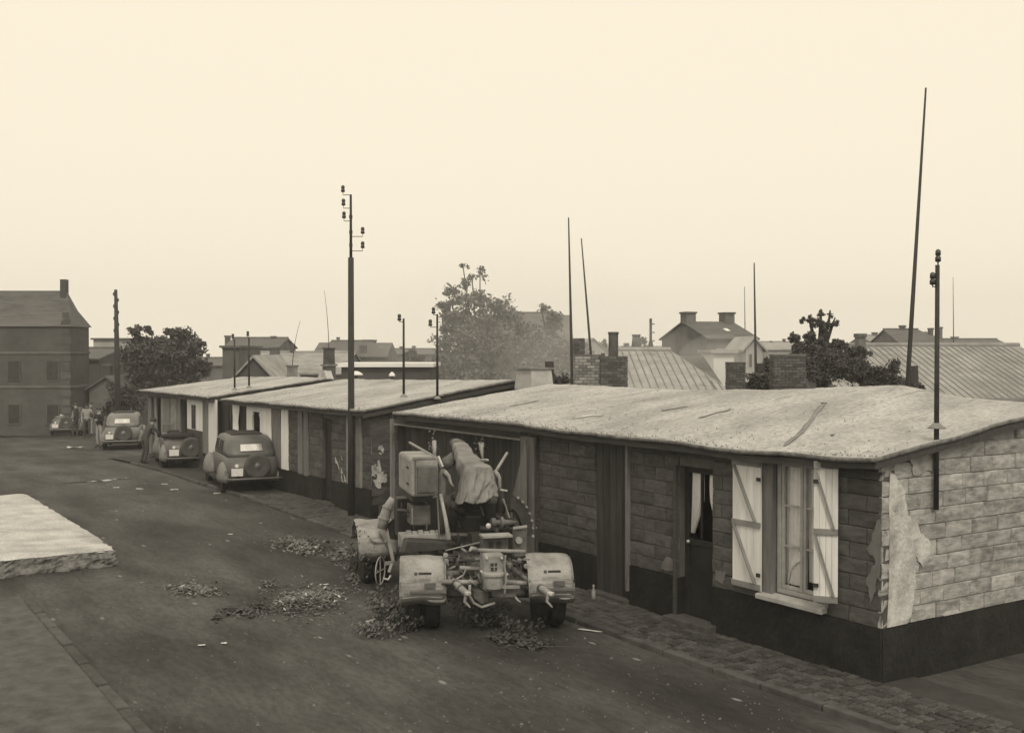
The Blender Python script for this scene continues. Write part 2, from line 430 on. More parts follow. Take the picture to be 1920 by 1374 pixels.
def eave_pebbles(root, s0, s1, fz, t_e, n=500, seed=1, spread=2.5):
    r = random.Random(seed); mb = MB()
    for _ in range(n):
        s = r.uniform(s0, s1); t = t_e-abs(r.gauss(0, 1))**1.5*spread*.35*(.08 if r.random() < .55 else 1)
        if t > t_e-.02: t = t_e-.02
        z = fz(s, t)+.012; q = r.uniform(.004, .014)
        mb.add([(s-q, t-q*.7, z-.01), (s+q, t-q*.6, z-.01), (s+q*.2, t+q, z-.01), (s+r.uniform(-q,q)*.4, t, z+q*1.1)], [(0,1,2),(0,1,3),(1,2,3),(2,0,3)])
    mb.build('roof_grit', M['tar'], root, kind='stuff')
root1 = thing('barrack', 'nearest long low barrack with gravelled roof, white shutters and curtained window', 'barrack', A, ROT)
TE = .28; TR = -3.75; TB = -7.6
eave1 = [W(x, y, TE) for x, y in ((1660, 858), (1640, 857), (1560, 855), (1500, 851), (1400, 846), (1300, 831), (1240, 825), (1169, 818), (1044, 805), (1000, 798), (972, 793), (834, 781), (735, 773))]
eave1 = sorted(eave1)
ridge1 = sorted([W(x, y, TR) for x, y in ((1900, 752), (1803, 743), (1740, 733), (1690, 722), (1600, 724), (1450, 730), (1300, 730), (1200, 727), (1100, 722), (1010, 719))])
fz1 = roofz_fn(eave1, ridge1, TE, TR)
S0 = -.14; S1 = W(735, 773, TE)[0]
roof(root1, S0, S1, fz1, TE, TR, TB, 1)
eave_pebbles(root1, S0, S1, fz1, TE, 900, 1, 2.2)
def on_roof(px, py, fz):
    z = 2.9
    for _ in range(25):
        g = G(px, py, z); s, t = st(g); z = z*.4+fz(s, t)*.6
    return s, t
def drape(root, pts, wpx, fz, name='tar_patch', m=None, lift=.012):
    P = [on_roof(x, y, fz) for x, y in pts]; L_, Rr = [], []
    n = []
    for (a, b) in zip(P, P[1:]):
        for k in range(8): n.append((a[0]+(b[0]-a[0])*k/8, a[1]+(b[1]-a[1])*k/8))
    n.append(P[-1]); vs = []
    for i, p in enumerate(n):
        q = n[min(i+1, len(n)-1)]; o = n[max(i-1, 0)]; d = Vector((q[0]-o[0], q[1]-o[1])).normalized()
        ww = wpx*(.75+.5*nz((i*.7, 0), 1, wpx*50))*(.35 if i in (0, len(n)-1) else 1)
        for sg in (1, -1):
            s, t = p[0]-d.y*ww*sg, p[1]+d.x*ww*sg; t = min(t, TE-.03)
            vs.append((s, t, fz(s, t)+.022*nz((s, t), .8, 1)+.012*nz((s, t), 2.7, 2)+lift))
    mb = MB(); mb.add(vs, [(2*i, 2*i+1, 2*i+3, 2*i+2) for i in range(len(n)-1)])
    return mb.build(name, m or M['tar'], root, smooth=True, solid=.006)
drape(root1, [(1470, 838), (1500, 815), (1545, 792), (1645, 762)], .045, fz1)
drape(root1, [(1310, 785), (1370, 768), (1450, 748)], .05, fz1)
drape(root1, [(1240, 770), (1290, 762)], .04, fz1)
drape(root1, [(955, 762), (1010, 752)], .04, fz1)
drape(root1, [(1075, 786), (1110, 780), (1130, 779)], .1, fz1, 'pale_patch', M['plaster'])
drape(root1, [(1560, 768), (1600, 760)], .05, fz1)
# openings of barrack 1 (all on the front plane)
def SW(px, t=0.): return W(px, 900, t)[0]
def ZW(px, py, t=0.): return W(px, py, t)[1]
sl = SW(738); S1w = sl
zpl = ZW(1600, 1166)             # plinth top
ztop = 2.62
def seg(pxa, pxb): return (SW(pxb), SW(pxa))
big = (*seg(744, 978), -.2, ZW(860, 812))
dd = (*seg(1116, 1178), .12, ZW(1150, 826))
gd = (*seg(1272, 1336), .05, ZW(1300, 876))
win = (*seg(1452, 1548), ZW(1500, 1122), ZW(1500, 862))
holes = [big, dd, gd, win]
front_wall(root1, .0, sl, zpl, ztop, holes, M['block'], M['mortar'])
# plinth
for a, b in free(.0, sl, [(h[0], h[1]) for h in (big, dd, gd)]):
    MB().box(((a+b)/2, -.09, zpl/2-.1), (b-a, .22, zpl+.195)).build('plinth', M['plinth'], root1)
# near gable
TGB = -7.3
def gz1(t): 
    return fz1(.0, t)-.09
mb = MB(); mb.prism([(.23-.06, -.2, zpl+.003), (.23-.06, TGB, zpl+.003), (.23-.06, TGB, gz1(TGB)), (.23-.06, TR, gz1(TR)), (.23-.06, -.2, gz1(-.2))], (-.13, 0, 0))
gw = mb.build('gable_wall', M['mortar_pale'], root1)
mb = MB(); mb.box((.09, (TGB-.02)/2, zpl/2-.1), (.2, -TGB-.02, zpl+.199)); mb.build('gable_plinth', M['plinth'], root1)
z = zpl+.003; r = 0
while z < 3.2:
    x = -.0
    nx = x-(.25 if r % 2 else .5)
    while x > -4.6:
        e = nx+random.uniform(-.06, .06); tc_ = (x+e)/2
        top = gz1(max(x, e) if True else 0)
        if z+.19 < gz1(x)+.02:
            h = min(.2, gz1(x)-z-.01)
            if h > .1:
                o = block(gw, 'block', (.0+random.uniform(-.006, .006), tc_, z+h/2), x-e, h, M['block_pale'])
                o.rotation_euler = (0, 0, R(90))
        x = e; nx = e-.5
    z += .2; r += 1
# back and far end walls (plain)
mb = MB(); mb.box((sl/2, TGB-.1, 1.2), (sl-.3, .18, 2.7)); mb.prism([(sl-.02, -.24, 0), (sl-.02, TGB, 0), (sl-.02, TGB, fz1(sl, TGB)-.09), (sl-.02, TR, fz1(sl, TR)-.09), (sl-.02, -.24, fz1(sl, 0)-.1)], (-.18, 0, 0))
mb.build('rear_walls', M['mortar'], root1)
# plaster patches: irregular thin slabs
def patch(root, pts, to3, thick_dir, name='plaster_patch', jit=.03, seed=0, m=None):
    out = []
    for i, (a, b) in enumerate(zip(pts, pts[1:]+pts[:1])):
        for k in range(6):
            q = Vector((a[0]+(b[0]-a[0])*k/6, a[1]+(b[1]-a[1])*k/6)); j = jit
            out.append((q.x+j*2*nz((q.x*6, q.y*6), 1, seed+1)+j*.5*random.uniform(-1, 1), q.y+j*2*nz((q.x*6, q.y*6), 1, seed+5)+j*.5*random.uniform(-1, 1)))
    mb = MB(); mb.prism([to3(*q) for q in out], thick_dir)
    return mb.build(name, m or M['plaster'], root)
def GP(px, py): return WG(px, py, -.0)
patch(root1, [GP(*q) for q in ((1668, 885), (1690, 905), (1700, 960), (1722, 985), (1730, 1010), (1712, 1050), (1716, 1100), (1700, 1172), (1663, 1176))], lambda a, b: (-.008, min(a, -.012), max(b, zpl+.01)), (-.005, 0, 0), seed=1)
patch(root1, [GP(*q) for q in ((1722, 995), (1742, 1010), (1748, 1045), (1728, 1060), (1712, 1035))], lambda a, b: (-.011, a, b), (-.005, 0, 0), seed=2)
patch(root1, [GP(*q) for q in ((1760, 1150), (1790, 1140), (1803, 1150), (1780, 1162))], lambda a, b: (-.009, a, max(b, zpl+.01)), (-.005, 0, 0), seed=3)
patch(root1, [GP(*q) for q in ((1700, 850), (1740, 840), (1760, 880), (1712, 890))], lambda a, b: (-.009, a, b), (-.01, 0, 0), seed=7, m=M['mortar_pale'])
M['smear'] = mat('thin_plaster', .17, .1, scale=4, bump=.4)
patch(root1, [W(*q) for q in ((1655, 965), (1638, 990), (1625, 1030), (1640, 1050), (1625, 1085), (1632, 1130), (1645, 1095), (1658, 1060))], lambda a, b: (max(a, .01), .008, b), (0, .01, 0), seed=4, m=M['smear'])
patch(root1, [W(*q) for q in ((1248, 1040), (1272, 1050), (1270, 1078), (1240, 1065))], lambda a, b: (a, .008, max(b, zpl+.01)), (0, .01, 0), seed=5, m=M['smear'])
patch(root1, [W(*q) for q in ((1340, 1065), (1362, 1075), (1355, 1090), (1338, 1085))], lambda a, b: (a, .008, max(b, zpl+.01)), (0, .01, 0), seed=6, m=M['smear'])
# boarded wide doorway behind the gun
mb = MB(); mb.box(((big[0]+big[1])/2, -.32, 1.2), (big[1]-big[0]-.004, .02, 2.5)); mb.build('room_shade_sheet', M['inside_shade'], root1)  # black sheet standing for the shade behind the opening
nb = 16; bwid = (big[1]-big[0])/nb
for i in range(nb):
    MB().box((big[0]+(i+.5)*bwid, -.2+random.uniform(-.006, .006), (big[3]+.05)/2), (bwid-.012, .03, big[3]-.07)).build('door_board', M['dark_wood'], root1)
for zz, tz in ((big[3]+.03, .02), (big[3]+.17, .0)):
    mb = MB(); mb.box(((big[0]+big[1])/2, .012+tz, zz), (big[1]-big[0]+.06, .05, .035)); mb.build('lintel_strip', M['brace'], root1)
mb = MB(); mb.box(((big[0]+big[1])/2, .0, big[3]+.1), (big[1]-big[0]+.02, .06, .1)); mb.build('lintel', M['fascia'], root1)
MB().box((sl-.02, .015, 1.33), (.1, .12, 2.5)).build('corner_post', M['grey_wood'], root1)
ja, jb = seg(980, 1007)
MB().box(((ja+jb)/2, .02, 1.35), (jb-ja-.02, .08, 2.4)).build('door_post', M['grey_wood'], root1, bevel=.008)
MB().box((ja-.05, .02, 1.35), (.04, .1, 2.42)).build('door_post_edge', M['fascia'], root1)
lb = [W(988, 825, .12), W(962, 935, .12), W(958, 1000, .12), W(988, 1000, .12)]
mb = MB(); mb.prism([(a, .12, b) for a, b in lb], (0, .03, 0)); mb.build('leaning_board', M['grey_wood'], root1)
# dark plank door
n = 5
for i in range(n):
    wd = (dd[1]-dd[0])/n
    MB().box((dd[0]+(i+.5)*wd, -.05, (dd[2]+dd[3])/2), (wd-.01, .04, dd[3]-dd[2]-.02)).build('door_plank', M['dark_wood'], root1)
MB().box((dd[0]-.03, .03, (dd[3]+.3)/2), (.05, .07, dd[3]-.3)).build('door_post_strip', M['grey_wood'], root1)
MB().box(((dd[0]+dd[1])/2, -.02, .1), (dd[1]-dd[0]+.1, .3, .12)).build('door_step', M['kerb'], root1, bevel=.01)
# curtained glass door
w_ = gd[1]-gd[0]
mb = MB(); mb.box(((gd[0]+gd[1])/2, -.6, 1.1), (w_+.6, .02, 2.3)); mb.build('room_shade_sheet', M['inside_shade'], root1)
mb = MB()
for x in (gd[0]+.04, gd[1]-.04): mb.box((x, -.16, (gd[2]+gd[3])/2), (.08, .06, gd[3]-gd[2]))
zr = ZW(1300, 1020)
mb.box(((gd[0]+gd[1])/2, -.16, gd[3]-.05), (w_-.16, .055, .1)); mb.box(((gd[0]+gd[1])/2, -.16, zr), (w_-.16, .055, .09))
mb.box(((gd[0]+gd[1])/2+.02, -.16, (zr+gd[3])/2), (.035, .04, gd[3]-zr-.12))
dr = mb.build('glazed_door', M['door_dark'], root1, bevel=.004)
MB().box(((gd[0]+gd[1])/2, -.17, (zr+gd[2])/2-.02), (w_-.16, .03, zr-gd[2]-.06)).build('door_panel', M['door_dark'], dr)
MB().box(((gd[0]+gd[1])/2, -.155, (zr+gd[3])/2), (w_-.17, .006, gd[3]-zr-.14)).build('pane', M['glass'], dr)
def curtain(root, L_, R_, z1, z0, t, folds=9, amp=.025, name='curtain', seed=0):
    """L_, R_ : functions v->s for the edges (v=0 top)"""
    mb = MB()
    def f(a, b):
        s = L_(b)+(R_(b)-L_(b))*a
        return (s, t+amp*math.sin(a*folds*math.pi+1.5*nz((a*3, b*2), 1, seed))*(.5+.5*b), z1+(z0-z1)*b+.01*nz((a*9, b), 1, seed))
    mb.grid(f, 40, 16); return mb.build(name, M['curtain'], root, smooth=True)
zc1, zc0 = gd[3]-.1, zr+.1
curtain(dr, lambda v: gd[1]-.08, lambda v: gd[1]-.08-(w_*.5-.1)*(1-.0*v)*(1-max(0, v-.45)*1.35), zc1, zc0+.02, -.2, 7, seed=1)
curtain(dr, lambda v: gd[0]+.08, lambda v: gd[0]+.08+(w_*.26)*(1-max(0, v-.5)*1.3), zc1, zc0+.1, -.2, 4, seed=2)
MB().tube((gd[1]-.1, -.12, zr+.0), (gd[1]-.1, -.09, zr+.0), .024, n=12).build('door_knob', M['bright'], dr, smooth=True)
MB().box((gd[1]+.035, -.02, (gd[2]+gd[3])/2), (.06, .14, gd[3]-gd[2])).build('door_jamb', M['fascia'], root1)
MB().box(((gd[0]+gd[1])/2, .05, -.02+.1), (w_+.2, .34, .15)).build('door_step', M['kerb'], root1, bevel=.012)
# window
ws0, ws1, wz0, wz1 = win
wf = MB(); ww = ws1-ws0
mb = MB(); mb.box(((ws0+ws1)/2, -.75, (wz0+wz1)/2-.1), (ww+.7, .02, wz1-wz0+.3)); mb.build('room_shade_sheet', M['inside_shade'], root1)
for x in (ws0+.03, ws1-.03): wf.box((x, -.1, (wz0+wz1)/2), (.06, .09, wz1-wz0-.002))
wf.box(((ws0+ws1)/2, -.1, wz1-.03), (ww-.12, .088, .06)); wf.box(((ws0+ws1)/2, -.1, wz0+.03), (ww-.12, .088, .06))
win_o = wf.build('window', M['frame'], root1, bevel=.005)
mid = (ws0+ws1)/2
for k, (a, b) in enumerate(((ws0+.063, mid-.004), (mid+.004, ws1-.063))):
    mb = MB()
    for x in (a+.024, b-.024): mb.box((x, -.095, (wz0+wz1)/2), (.046, .045, wz1-wz0-.13))
    for zz in (wz0+.09, wz1-.09): mb.box(((a+b)/2, -.095, zz), (b-a-.094, .043, .05))
    mb.build('casement', M['frame'], win_o, bevel=.004)
    h3 = (wz1-wz0-.2)/3
    for i in (1, 2): MB().box(((a+b)/2, -.093, wz0+.1+h3*i), (b-a-.094, .03, .024)).build('glazing_bar', M['frame'], win_o)
    for i in range(3): MB().box(((a+b)/2, -.1, wz0+.1+h3*(i+.5)), (b-a-.096, .004, h3-.026)).build('pane', M['glass'], win_o)
def cL(v): return ws1-.06
def tie(v): return 1-(.75*max(0, v-.25)/.5 if v < .75 else .75-(v-.75)*.6)
curtain(win_o, lambda v: ws1-.06, lambda v: mid+.03+(ww*.12)*(max(0, v-.35)**1.0)*1.0, wz1-.06, wz0+.12, -.17, 12, .022, seed=3)
curtain(win_o, lambda v: mid+.03-ww*.07*v, lambda v: ws0+.05+ww*.22*max(0, v-.3), wz1-.06, wz0+.2, -.17, 11, .022, seed=4)
for sgn, base in ((1, mid-.02), (-1, mid+.02)):      # tied swags at the foot
    for k in range(5):
        mb = MB(); pts = []
        for i in range(9):
            q = i/8; pts.append((base+sgn*(.02+ww*.38*math.sin(q*math.pi/2)*(1 if sgn > 0 else -1)*sgn*sgn)*(1 if sgn > 0 else 1), -.155, wz0+.5-.0*k-(.36+.05*k)*q**1.6+.03*k))
        mb.path(pts, [.012+.012*math.sin(math.pi*i/8) for i in range(9)], 6)
        if sgn > 0: mb.build('curtain_fold', M['curtain'], win_o, smooth=True)
mb = MB(); ca, cb = ws1, SW(1430)
mb.box(((ca+cb)/2, -.02, (wz0+wz1)/2+.02), (cb-ca-.004, .1, wz1-wz0+.1)); mb.build('window_casing', M['grey_wood'], root1, bevel=.006)
MB().box((ws0-.035, -.02, (wz0+wz1)/2+.02), (.06, .1, wz1-wz0+.1)).build('window_casing', M['grey_wood'], root1, bevel=.006)
mb = MB(); mb.prism([(ws0-.04, -.06, wz0+.0), (ws0-.04, .12, wz0-.045), (ws0-.04, .12, wz0-.105), (ws0-.04, -.06, wz0-.1)], (cb-ws0+.06, 0, 0)); mb.build('window_sill', M['frame'], root1, bevel=.006)
def shutter(pxl, pxr, ytl, ybl, ytr, ybr, tl, tr, hinge_px=None):
    # corners by the photograph: left edge at tl, right edge at tr
    sL = W(pxl, 900, tl)[0]; sR = W(pxr, 900, tr)[0]
    z1 = (ZW(pxl, ytl, tl)+ZW(pxr, ytr, tr))/2; z0 = (ZW(pxl, ybl, tl)+ZW(pxr, ybr, tr))/2
    d = Vector((sR-sL, tr-tl)); wd = d.length; ang = math.atan2(d.y, d.x)
    sh = bpy.data.objects.new('shutter', None); COL.objects.link(sh); sh.parent = root1
    sh.location = (sL, tl, z0); sh.rotation_euler = (0, 0, ang)
    n = 4
    for i in range(n): MB().box(((i+.5)*wd/n, 0, (z1-z0)/2), (wd/n-.004, .024, z1-z0)).build('shutter_board', M['white_wood'], sh)
    f = -1      # local -y faces the street because the panel runs towards -s
    Ht = z1-z0; zm = Ht*.505
    for zz in (.05, zm, Ht-.05): MB().box((wd/2, f*.026, zz), (wd, .024, .075)).build('shutter_rail', M['brace'], sh, bevel=.003)
    for a, b in ((.09, zm-.04), (zm+.04, Ht-.09)):
        MB().bar((wd*.08, f*.026, b), (wd*.84, f*.026, a), .02, .07, up=(0, 1, 0)).build('shutter_brace', M['brace'], sh)
    for zz in (.22, Ht-.25): MB().box((wd-.02 if pxl < 1450 else .03, f*.042, zz), (.07, .012, .05)).build('hinge', M['iron'], sh)
    return sh
shutter(1375, 1428, 858, 1092, 864, 1112, .06, .06)
shutter(1526, 1572, 862, 1118, 868, 1142, .24, .06)
# fascia and rafters ends
mb = MB()
n = 30
for i in range(n):
    s0_, s1_ = S0+.05+(S1-S0-.1)*i/n, S0+.05+(S1-S0-.1)*(i+1)/n
    mb.add([(s0_, TE-.06, fz1(s0_, TE)-.06), (s1_, TE-.06, fz1(s1_, TE)-.06), (s1_, TE-.06, fz1(s1_, TE)-.15), (s0_, TE-.06, fz1(s0_, TE)-.15),
            (s0_, TE-.09, fz1(s0_, TE)-.06), (s1_, TE-.09, fz1(s1_, TE)-.06), (s1_, TE-.09, fz1(s1_, TE)-.15), (s0_, TE-.09, fz1(s0_, TE)-.15)],
           [(0,1,2,3), (4,5,6,7), (3,2,6,7), (0,1,5,4)]+([(0,3,7,4)] if i == 0 else [])+([(1,2,6,5)] if i == n-1 else []))
mb.build('fascia', M['fascia'], root1)
for i in range(22):
    s = .15+i*(S1-.3)/21
    MB().bar((s, -.02, fz1(s, 0)-.12), (s, TE-.1, fz1(s, TE-.1)-.12), .06, .09).build('rafter', M['fascia'], root1)
for sx, nm in ((S0+.03, 'verge_board'), (S1-.03, 'verge_board')):
    mb = MB()
    for ta, tb in ((TE-.02, TR), (TR, TB+.05)):
        mb.add([(sx-.014, ta, fz1(sx, ta)-.06), (sx-.014, tb, fz1(sx, tb)-.06), (sx-.014, tb, fz1(sx, tb)-.15), (sx-.014, ta, fz1(sx, ta)-.15),
                (sx+.014, ta, fz1(sx, ta)-.06), (sx+.014, tb, fz1(sx, tb)-.06), (sx+.014, tb, fz1(sx, tb)-.15), (sx+.014, ta, fz1(sx, ta)-.15)],
               [(0,1,2,3),(4,5,6,7),(0,1,5,4),(2,3,7,6),(1,2,6,5),(3,0,4,7)])
    mb.build(nm, M['fascia'], root1)
# pale rendered vent standing on the ridge
def zR(px): return W(px, 720, TR)
c0, c1 = zR(983)[0], zR(1013)[0]; cs = (c0+c1)/2; cw = abs(c0-c1)
vz = fz1(cs, TR)
vt = MB(); vt.rings([[(cs-cw/2*k, TR-.35*k+.0, z_), (cs+cw/2*k, TR-.35*k, z_), (cs+cw/2*k, TR+.25*k, z_), (cs-cw/2*k, TR+.25*k, z_)] for k, z_ in ((1.08, vz-.15), (.95, vz+.33))])
vo = vt.build('roof_vent', M['chim_pale'], root1, bevel=.01)
MB().box((cs, TR-.05, vz+.355), (cw*1.08, .7, .04)).build('cap', M['chim'], vo)

# barrack 2 and 3
def barrack(label, eave_px, ridge_px, sr_over, seed):
    pass
b2e = sorted([W(x, y, TE) for x, y in ((681, 768), (640, 767), (560, 760), (480, 753), (413, 748))])
b2r = sorted([W(x, y, TR) for x, y in ((968, 711), (850, 712), (700, 711), (600, 709), (535, 707))])
b2s0, b2s1 = b2e[0][0], b2e[-1][0]
LB = (b2s0+.2, gs(b2s0))
def local_pts(pts, so, zo): return [(s-so, z-zo) for s, z in pts]
def shed(label, e_pts, r_pts, seed, zgr):
    s0, s1 = e_pts[0][0], e_pts[-1][0]
    q = xy(s0+.2, 0)
    rt = thing('barrack', label, 'barrack', (q.x, q.y, zgr), ROT)
    so = s0+.2
    e = local_pts(e_pts, so, zgr); r = local_pts(r_pts, so, zgr)
    fz = roofz_fn(e, r, TE, TR)
    roof(rt, -.2, s1-so, fz, TE, TR, TB, seed)
    eave_pebbles(rt, -.2, s1-so, fz, TE, 500, seed)
    Ls = s1-so-.12
    n = 14
    mb = MB()
    for i in range(n):
        a, b = -.15+(Ls+.2)*i/n, -.15+(Ls+.2)*(i+1)/n
        mb.prism([(a, TE-.05, fz(a, TE)-.06), (b, TE-.05, fz(b, TE)-.06), (b, TE-.05, fz(b, TE)-.15), (a, TE-.05, fz(a, TE)-.15)], (0, -.03, 0))
    mb.build('fascia', M['fascia'], rt)
    mb = MB()
    for sx in (-.16,):
        for ta, tb in ((TE-.02, TR), (TR, TB+.05)):
            mb.prism([(sx, ta, fz(sx, ta)-.055), (sx, tb, fz(sx, tb)-.055), (sx, tb, fz(sx, tb)-.2), (sx, ta, fz(sx, ta)-.2)], (.03, 0, 0))
    mb.build('verge_board', M['fascia'], rt)
    mb = MB()
    mb.prism([(.16, -.2, .0), (.16, TB+.3, .0), (.16, TB+.3, fz(0, TB+.3)-.07), (.16, TR, fz(0, TR)-.07), (.16, -.2, fz(0, -.2)-.07)], (-.15, 0, 0))
    mb.build('gable_wall', M['mortar'], rt)
    mb = MB(); mb.box((Ls/2, TB+.2, 1.1), (Ls-.2, .16, 2.6)); mb.box((Ls-.06, TB/2, 1.15), (.16, -TB-.4, 2.4)); mb.build('rear_walls', M['mortar'], rt)
    return rt, so, fz, Ls
zg2 = gs(b2s0+4)-.02
root2, so2, fz2, L2 = shed('middle low barrack with white panels and dark plank door behind the main pole', b2e, b2r, 5, zg2)
def s2(px, t=0): return W(px, 850, t)[0]-so2
def z2(px, py, t=0): return W(px, py, t)[1]-zg2
zp2 = z2(640, 905)
def band(root, so, zg, pa, pb, ya, yb, m, name, t0=-.05, t1=.02, label=None, boards=0):
    a, b = W(pb, 850, t1)[0]-so, W(pa, 850, t1)[0]-so; z1 = W((pa+pb)/2, ya, t1)[1]-zg; z0 = W((pa+pb)/2, yb, t1)[1]-zg
    if boards:
        for i in range(boards):
            wd = (b-a)/boards; MB().box((a+(i+.5)*wd, (t0+t1)/2+random.uniform(-.003, .003), (z0+z1)/2), (wd-.01, t1-t0, z1-z0)).build(name, m, root)
        return None
    return MB().box(((a+b)/2, (t0+t1)/2, (z0+z1)/2), (b-a, t1-t0, z1-z0)).build(name, m, root, bevel=.004)
ztop2 = fz2(2, 0)-.08
hl2 = [(s2(622), s2(605), 0, z2(612, 786)), (s2(577), s2(558), zp2, ztop2-.1), (s2(541), s2(409), -.1, ztop2-.02)]
fw2 = front_wall(root2, .0, L2, zp2, ztop2, hl2, M['block'], M['mortar'])
for a, b in free(.0, s2(409), [(s2(622), s2(605))]): MB().box(((a+b)/2, -.08, zp2/2-.1), (b-a, .2, zp2+.196)).build('plinth', M['plinth'], root2)
band(root2, so2, zg2, 605, 622, 788, 936, M['door_dark'], 'door_plank', -.12, -.08, boards=4)
MB().box((s2(613), .05, .05), (1.0, .3, .12)).build('door_step', M['kerb'], root2, bevel=.01)
band(root2, so2, zg2, 558, 566, 768, 888, M['grey_wood'], 'tall_panel', -.03, .03)
band(root2, so2, zg2, 569, 577, 768, 892, M['grey_wood'], 'tall_panel', -.03, .03)
band(root2, so2, zg2, 649, 655, 774, 906, M['brace'], 'downpipe_board', .0, .05)
band(root2, so2, zg2, 667, 676, 776, 914, M['brace'], 'downpipe_board', .0, .05)
band(root2, so2, zg2, 527, 540, 764, 880, M['white_wood'], 'white_panel', -.1, .02, boards=2)
band(root2, so2, zg2, 508, 526, 762, 900, M['grey_wood'], 'grey_panel', -.1, -.02, boards=3)
# white boarded bay with a round-headed dark opening
wa, wb = W(508, 850)[0]-so2, W(462, 850)[0]-so2; oa, ob = W(487, 850)[0]-so2, W(473, 850)[0]-so2
zt_, zb_ = z2(485, 757), z2(485, 835); zo = z2(480, 772)
for a, b, z0, z1 in ((wa, oa, zb_, zt_), (ob, wb, zb_, zt_), (oa, ob, zo, zt_)): MB().box(((a+b)/2, -.03, (z0+z1)/2), (b-a-.006, .05, z1-z0)).build('white_panel', M['white_wood'], root2)
mb = MB(); cxm, rr = (oa+ob)/2, (ob-oa)/2
mb.prism([(oa, -.004, zo), (oa, -.004, zo-.16), (cxm-rr*.75, -.004, zo-.06)], (0, -.04, 0)); mb.prism([(ob, -.004, zo), (ob, -.004, zo-.16), (cxm+rr*.75, -.004, zo-.06)], (0, -.04, 0)); mb.build('arch_corner', M['white_wood'], root2)
MB().box(((wa+wb)/2, -.03, (0+zb_)/2-.01), (wb-wa, .04, zb_)).build('bay_apron', M['fascia'], root2)
MB().box((s2(475), -.35, 1.1), (s2(409)-s2(541)-.1, .02, 2.3)).build('room_shade_sheet', M['inside_shade'], root2)
band(root2, so2, zg2, 443, 461, 753, 850, M['dark_wood'], 'door_plank', -.2, -.16, boards=3)
a_, b_ = s2(443), s2(430)
curtain(root2, lambda v: a_+.1*v, lambda v: b_-.05*v, z2(436, 755), z2(436, 806), -.1, 5, seed=8)
band(root2, so2, zg2, 430, 443, 807, 880, M['dark_wood'], 'door_panel', -.14, -.1)
band(root2, so2, zg2, 409, 429, 752, 870, M['door_dark'], 'open_door_leaf', -.2, -.16)
# flaking gable beside the pole
def GP2(px, py): t, z = WG(px, py, b2s0+.2); return t, z-zg2
random.seed(31)
z = zp2-.35; 
while z < fz2(0, -.3)-.28:
    x = -.02+0.0; k = int(z*10) % 2
    while x > -1.9:
        e = x-(.5 if k else .36); k = 1
        o = block(root2.children[-1] if False else root2, 'block', (.0, (x+e)/2, z+.1), x-e, .2, M['block']); o.rotation_euler = (0, 0, R(90)); x = e
    z += .2
for i in range(16):
    px, py = random.uniform(684, 722), random.uniform(800, 915); t, zq = GP2(px, py); a = random.uniform(.03, .1)
    if zq > fz2(0, -.2)-.2: continue
    patch(root2, [(t-a, zq-a*1.4), (t+a*.8, zq-a), (t+a, zq+a*1.2), (t-a*.6, zq+a*1.6)], lambda p, q: (-.02, min(p, -.01), q), (-.01, 0, 0), 'plaster_flake', .03, i)
for i in range(12):
    px, py = random.uniform(628, 664), random.uniform(858, 905); s_, zq = W(px, py); a = random.uniform(.03, .08)
    patch(root2, [(s_-so2-a, zq-zg2-a*1.4), (s_-so2+a*.8, zq-zg2-a), (s_-so2+a, zq-zg2+a*1.2)], lambda p, q: (p, .012, q), (0, .01, 0), 'plaster_flake', .03, i)

b3e = sorted([W(x, y, TE) for x, y in ((388, 744), (330, 738), (259, 731))])
b3r = sorted([W(x, y, TR) for x, y in ((560, 706), (470, 706), (420, 705), (362, 703))])
zg3 = gs(b3e[0][0]+3)
root3, so3, fz3, L3 = shed('farthest low barrack with narrow window beside the open car', b3e, b3r, 9, zg3)
zt3 = fz3(2, 0)-.08
z3 = lambda px, py: W(px, py)[1]-zg3
s3 = lambda px: W(px, 820)[0]-so3
front_wall(root3, 0, L3, .02, zt3, [(s3(350), s3(340), -.1, z3(345, 752)), (s3(302), s3(292), -.1, z3(297, 748))], M['block'], M['mortar'], blocks=False)
band(root3, so3, zg3, 391, 405, 749, 860, M['white_wood'], 'white_panel', -.02, .03, boards=2)
band(root3, so3, zg3, 380, 390, 748, 850, M['grey_wood'], 'grey_panel', -.02, .03, boards=2)
wp = band(root3, so3, zg3, 351, 380, 744, 806, M['white_wood'], 'white_panel', -.02, .03)
wn = band(root3, so3, zg3, 359, 366, 759, 804, M['dark_wood'], 'window', -.0, .05)
band(root3, so3, zg3, 360, 365, 762, 801, M['car_glass'], 'pane', .052, .056)
band(root3, so3, zg3, 351, 380, 807, 860, M['fascia'], 'bay_apron', -.02, .025)
for a, b, m in ((278, 284, 'grey_wood'), (290, 293, 'brace'), (302, 307, 'brace'), (308, 318, 'grey_wood'), (320, 330, 'brace'), (331, 338, 'grey_wood')):
    band(root3, so3, zg3, a, b, 746, 850, M[m], 'tall_panel', -.01, .04)
for a, b in ((340, 350), (292, 302)): band(root3, so3, zg3, a, b, 752, 850, M['door_dark'], 'door_leaf', -.18, -.14)

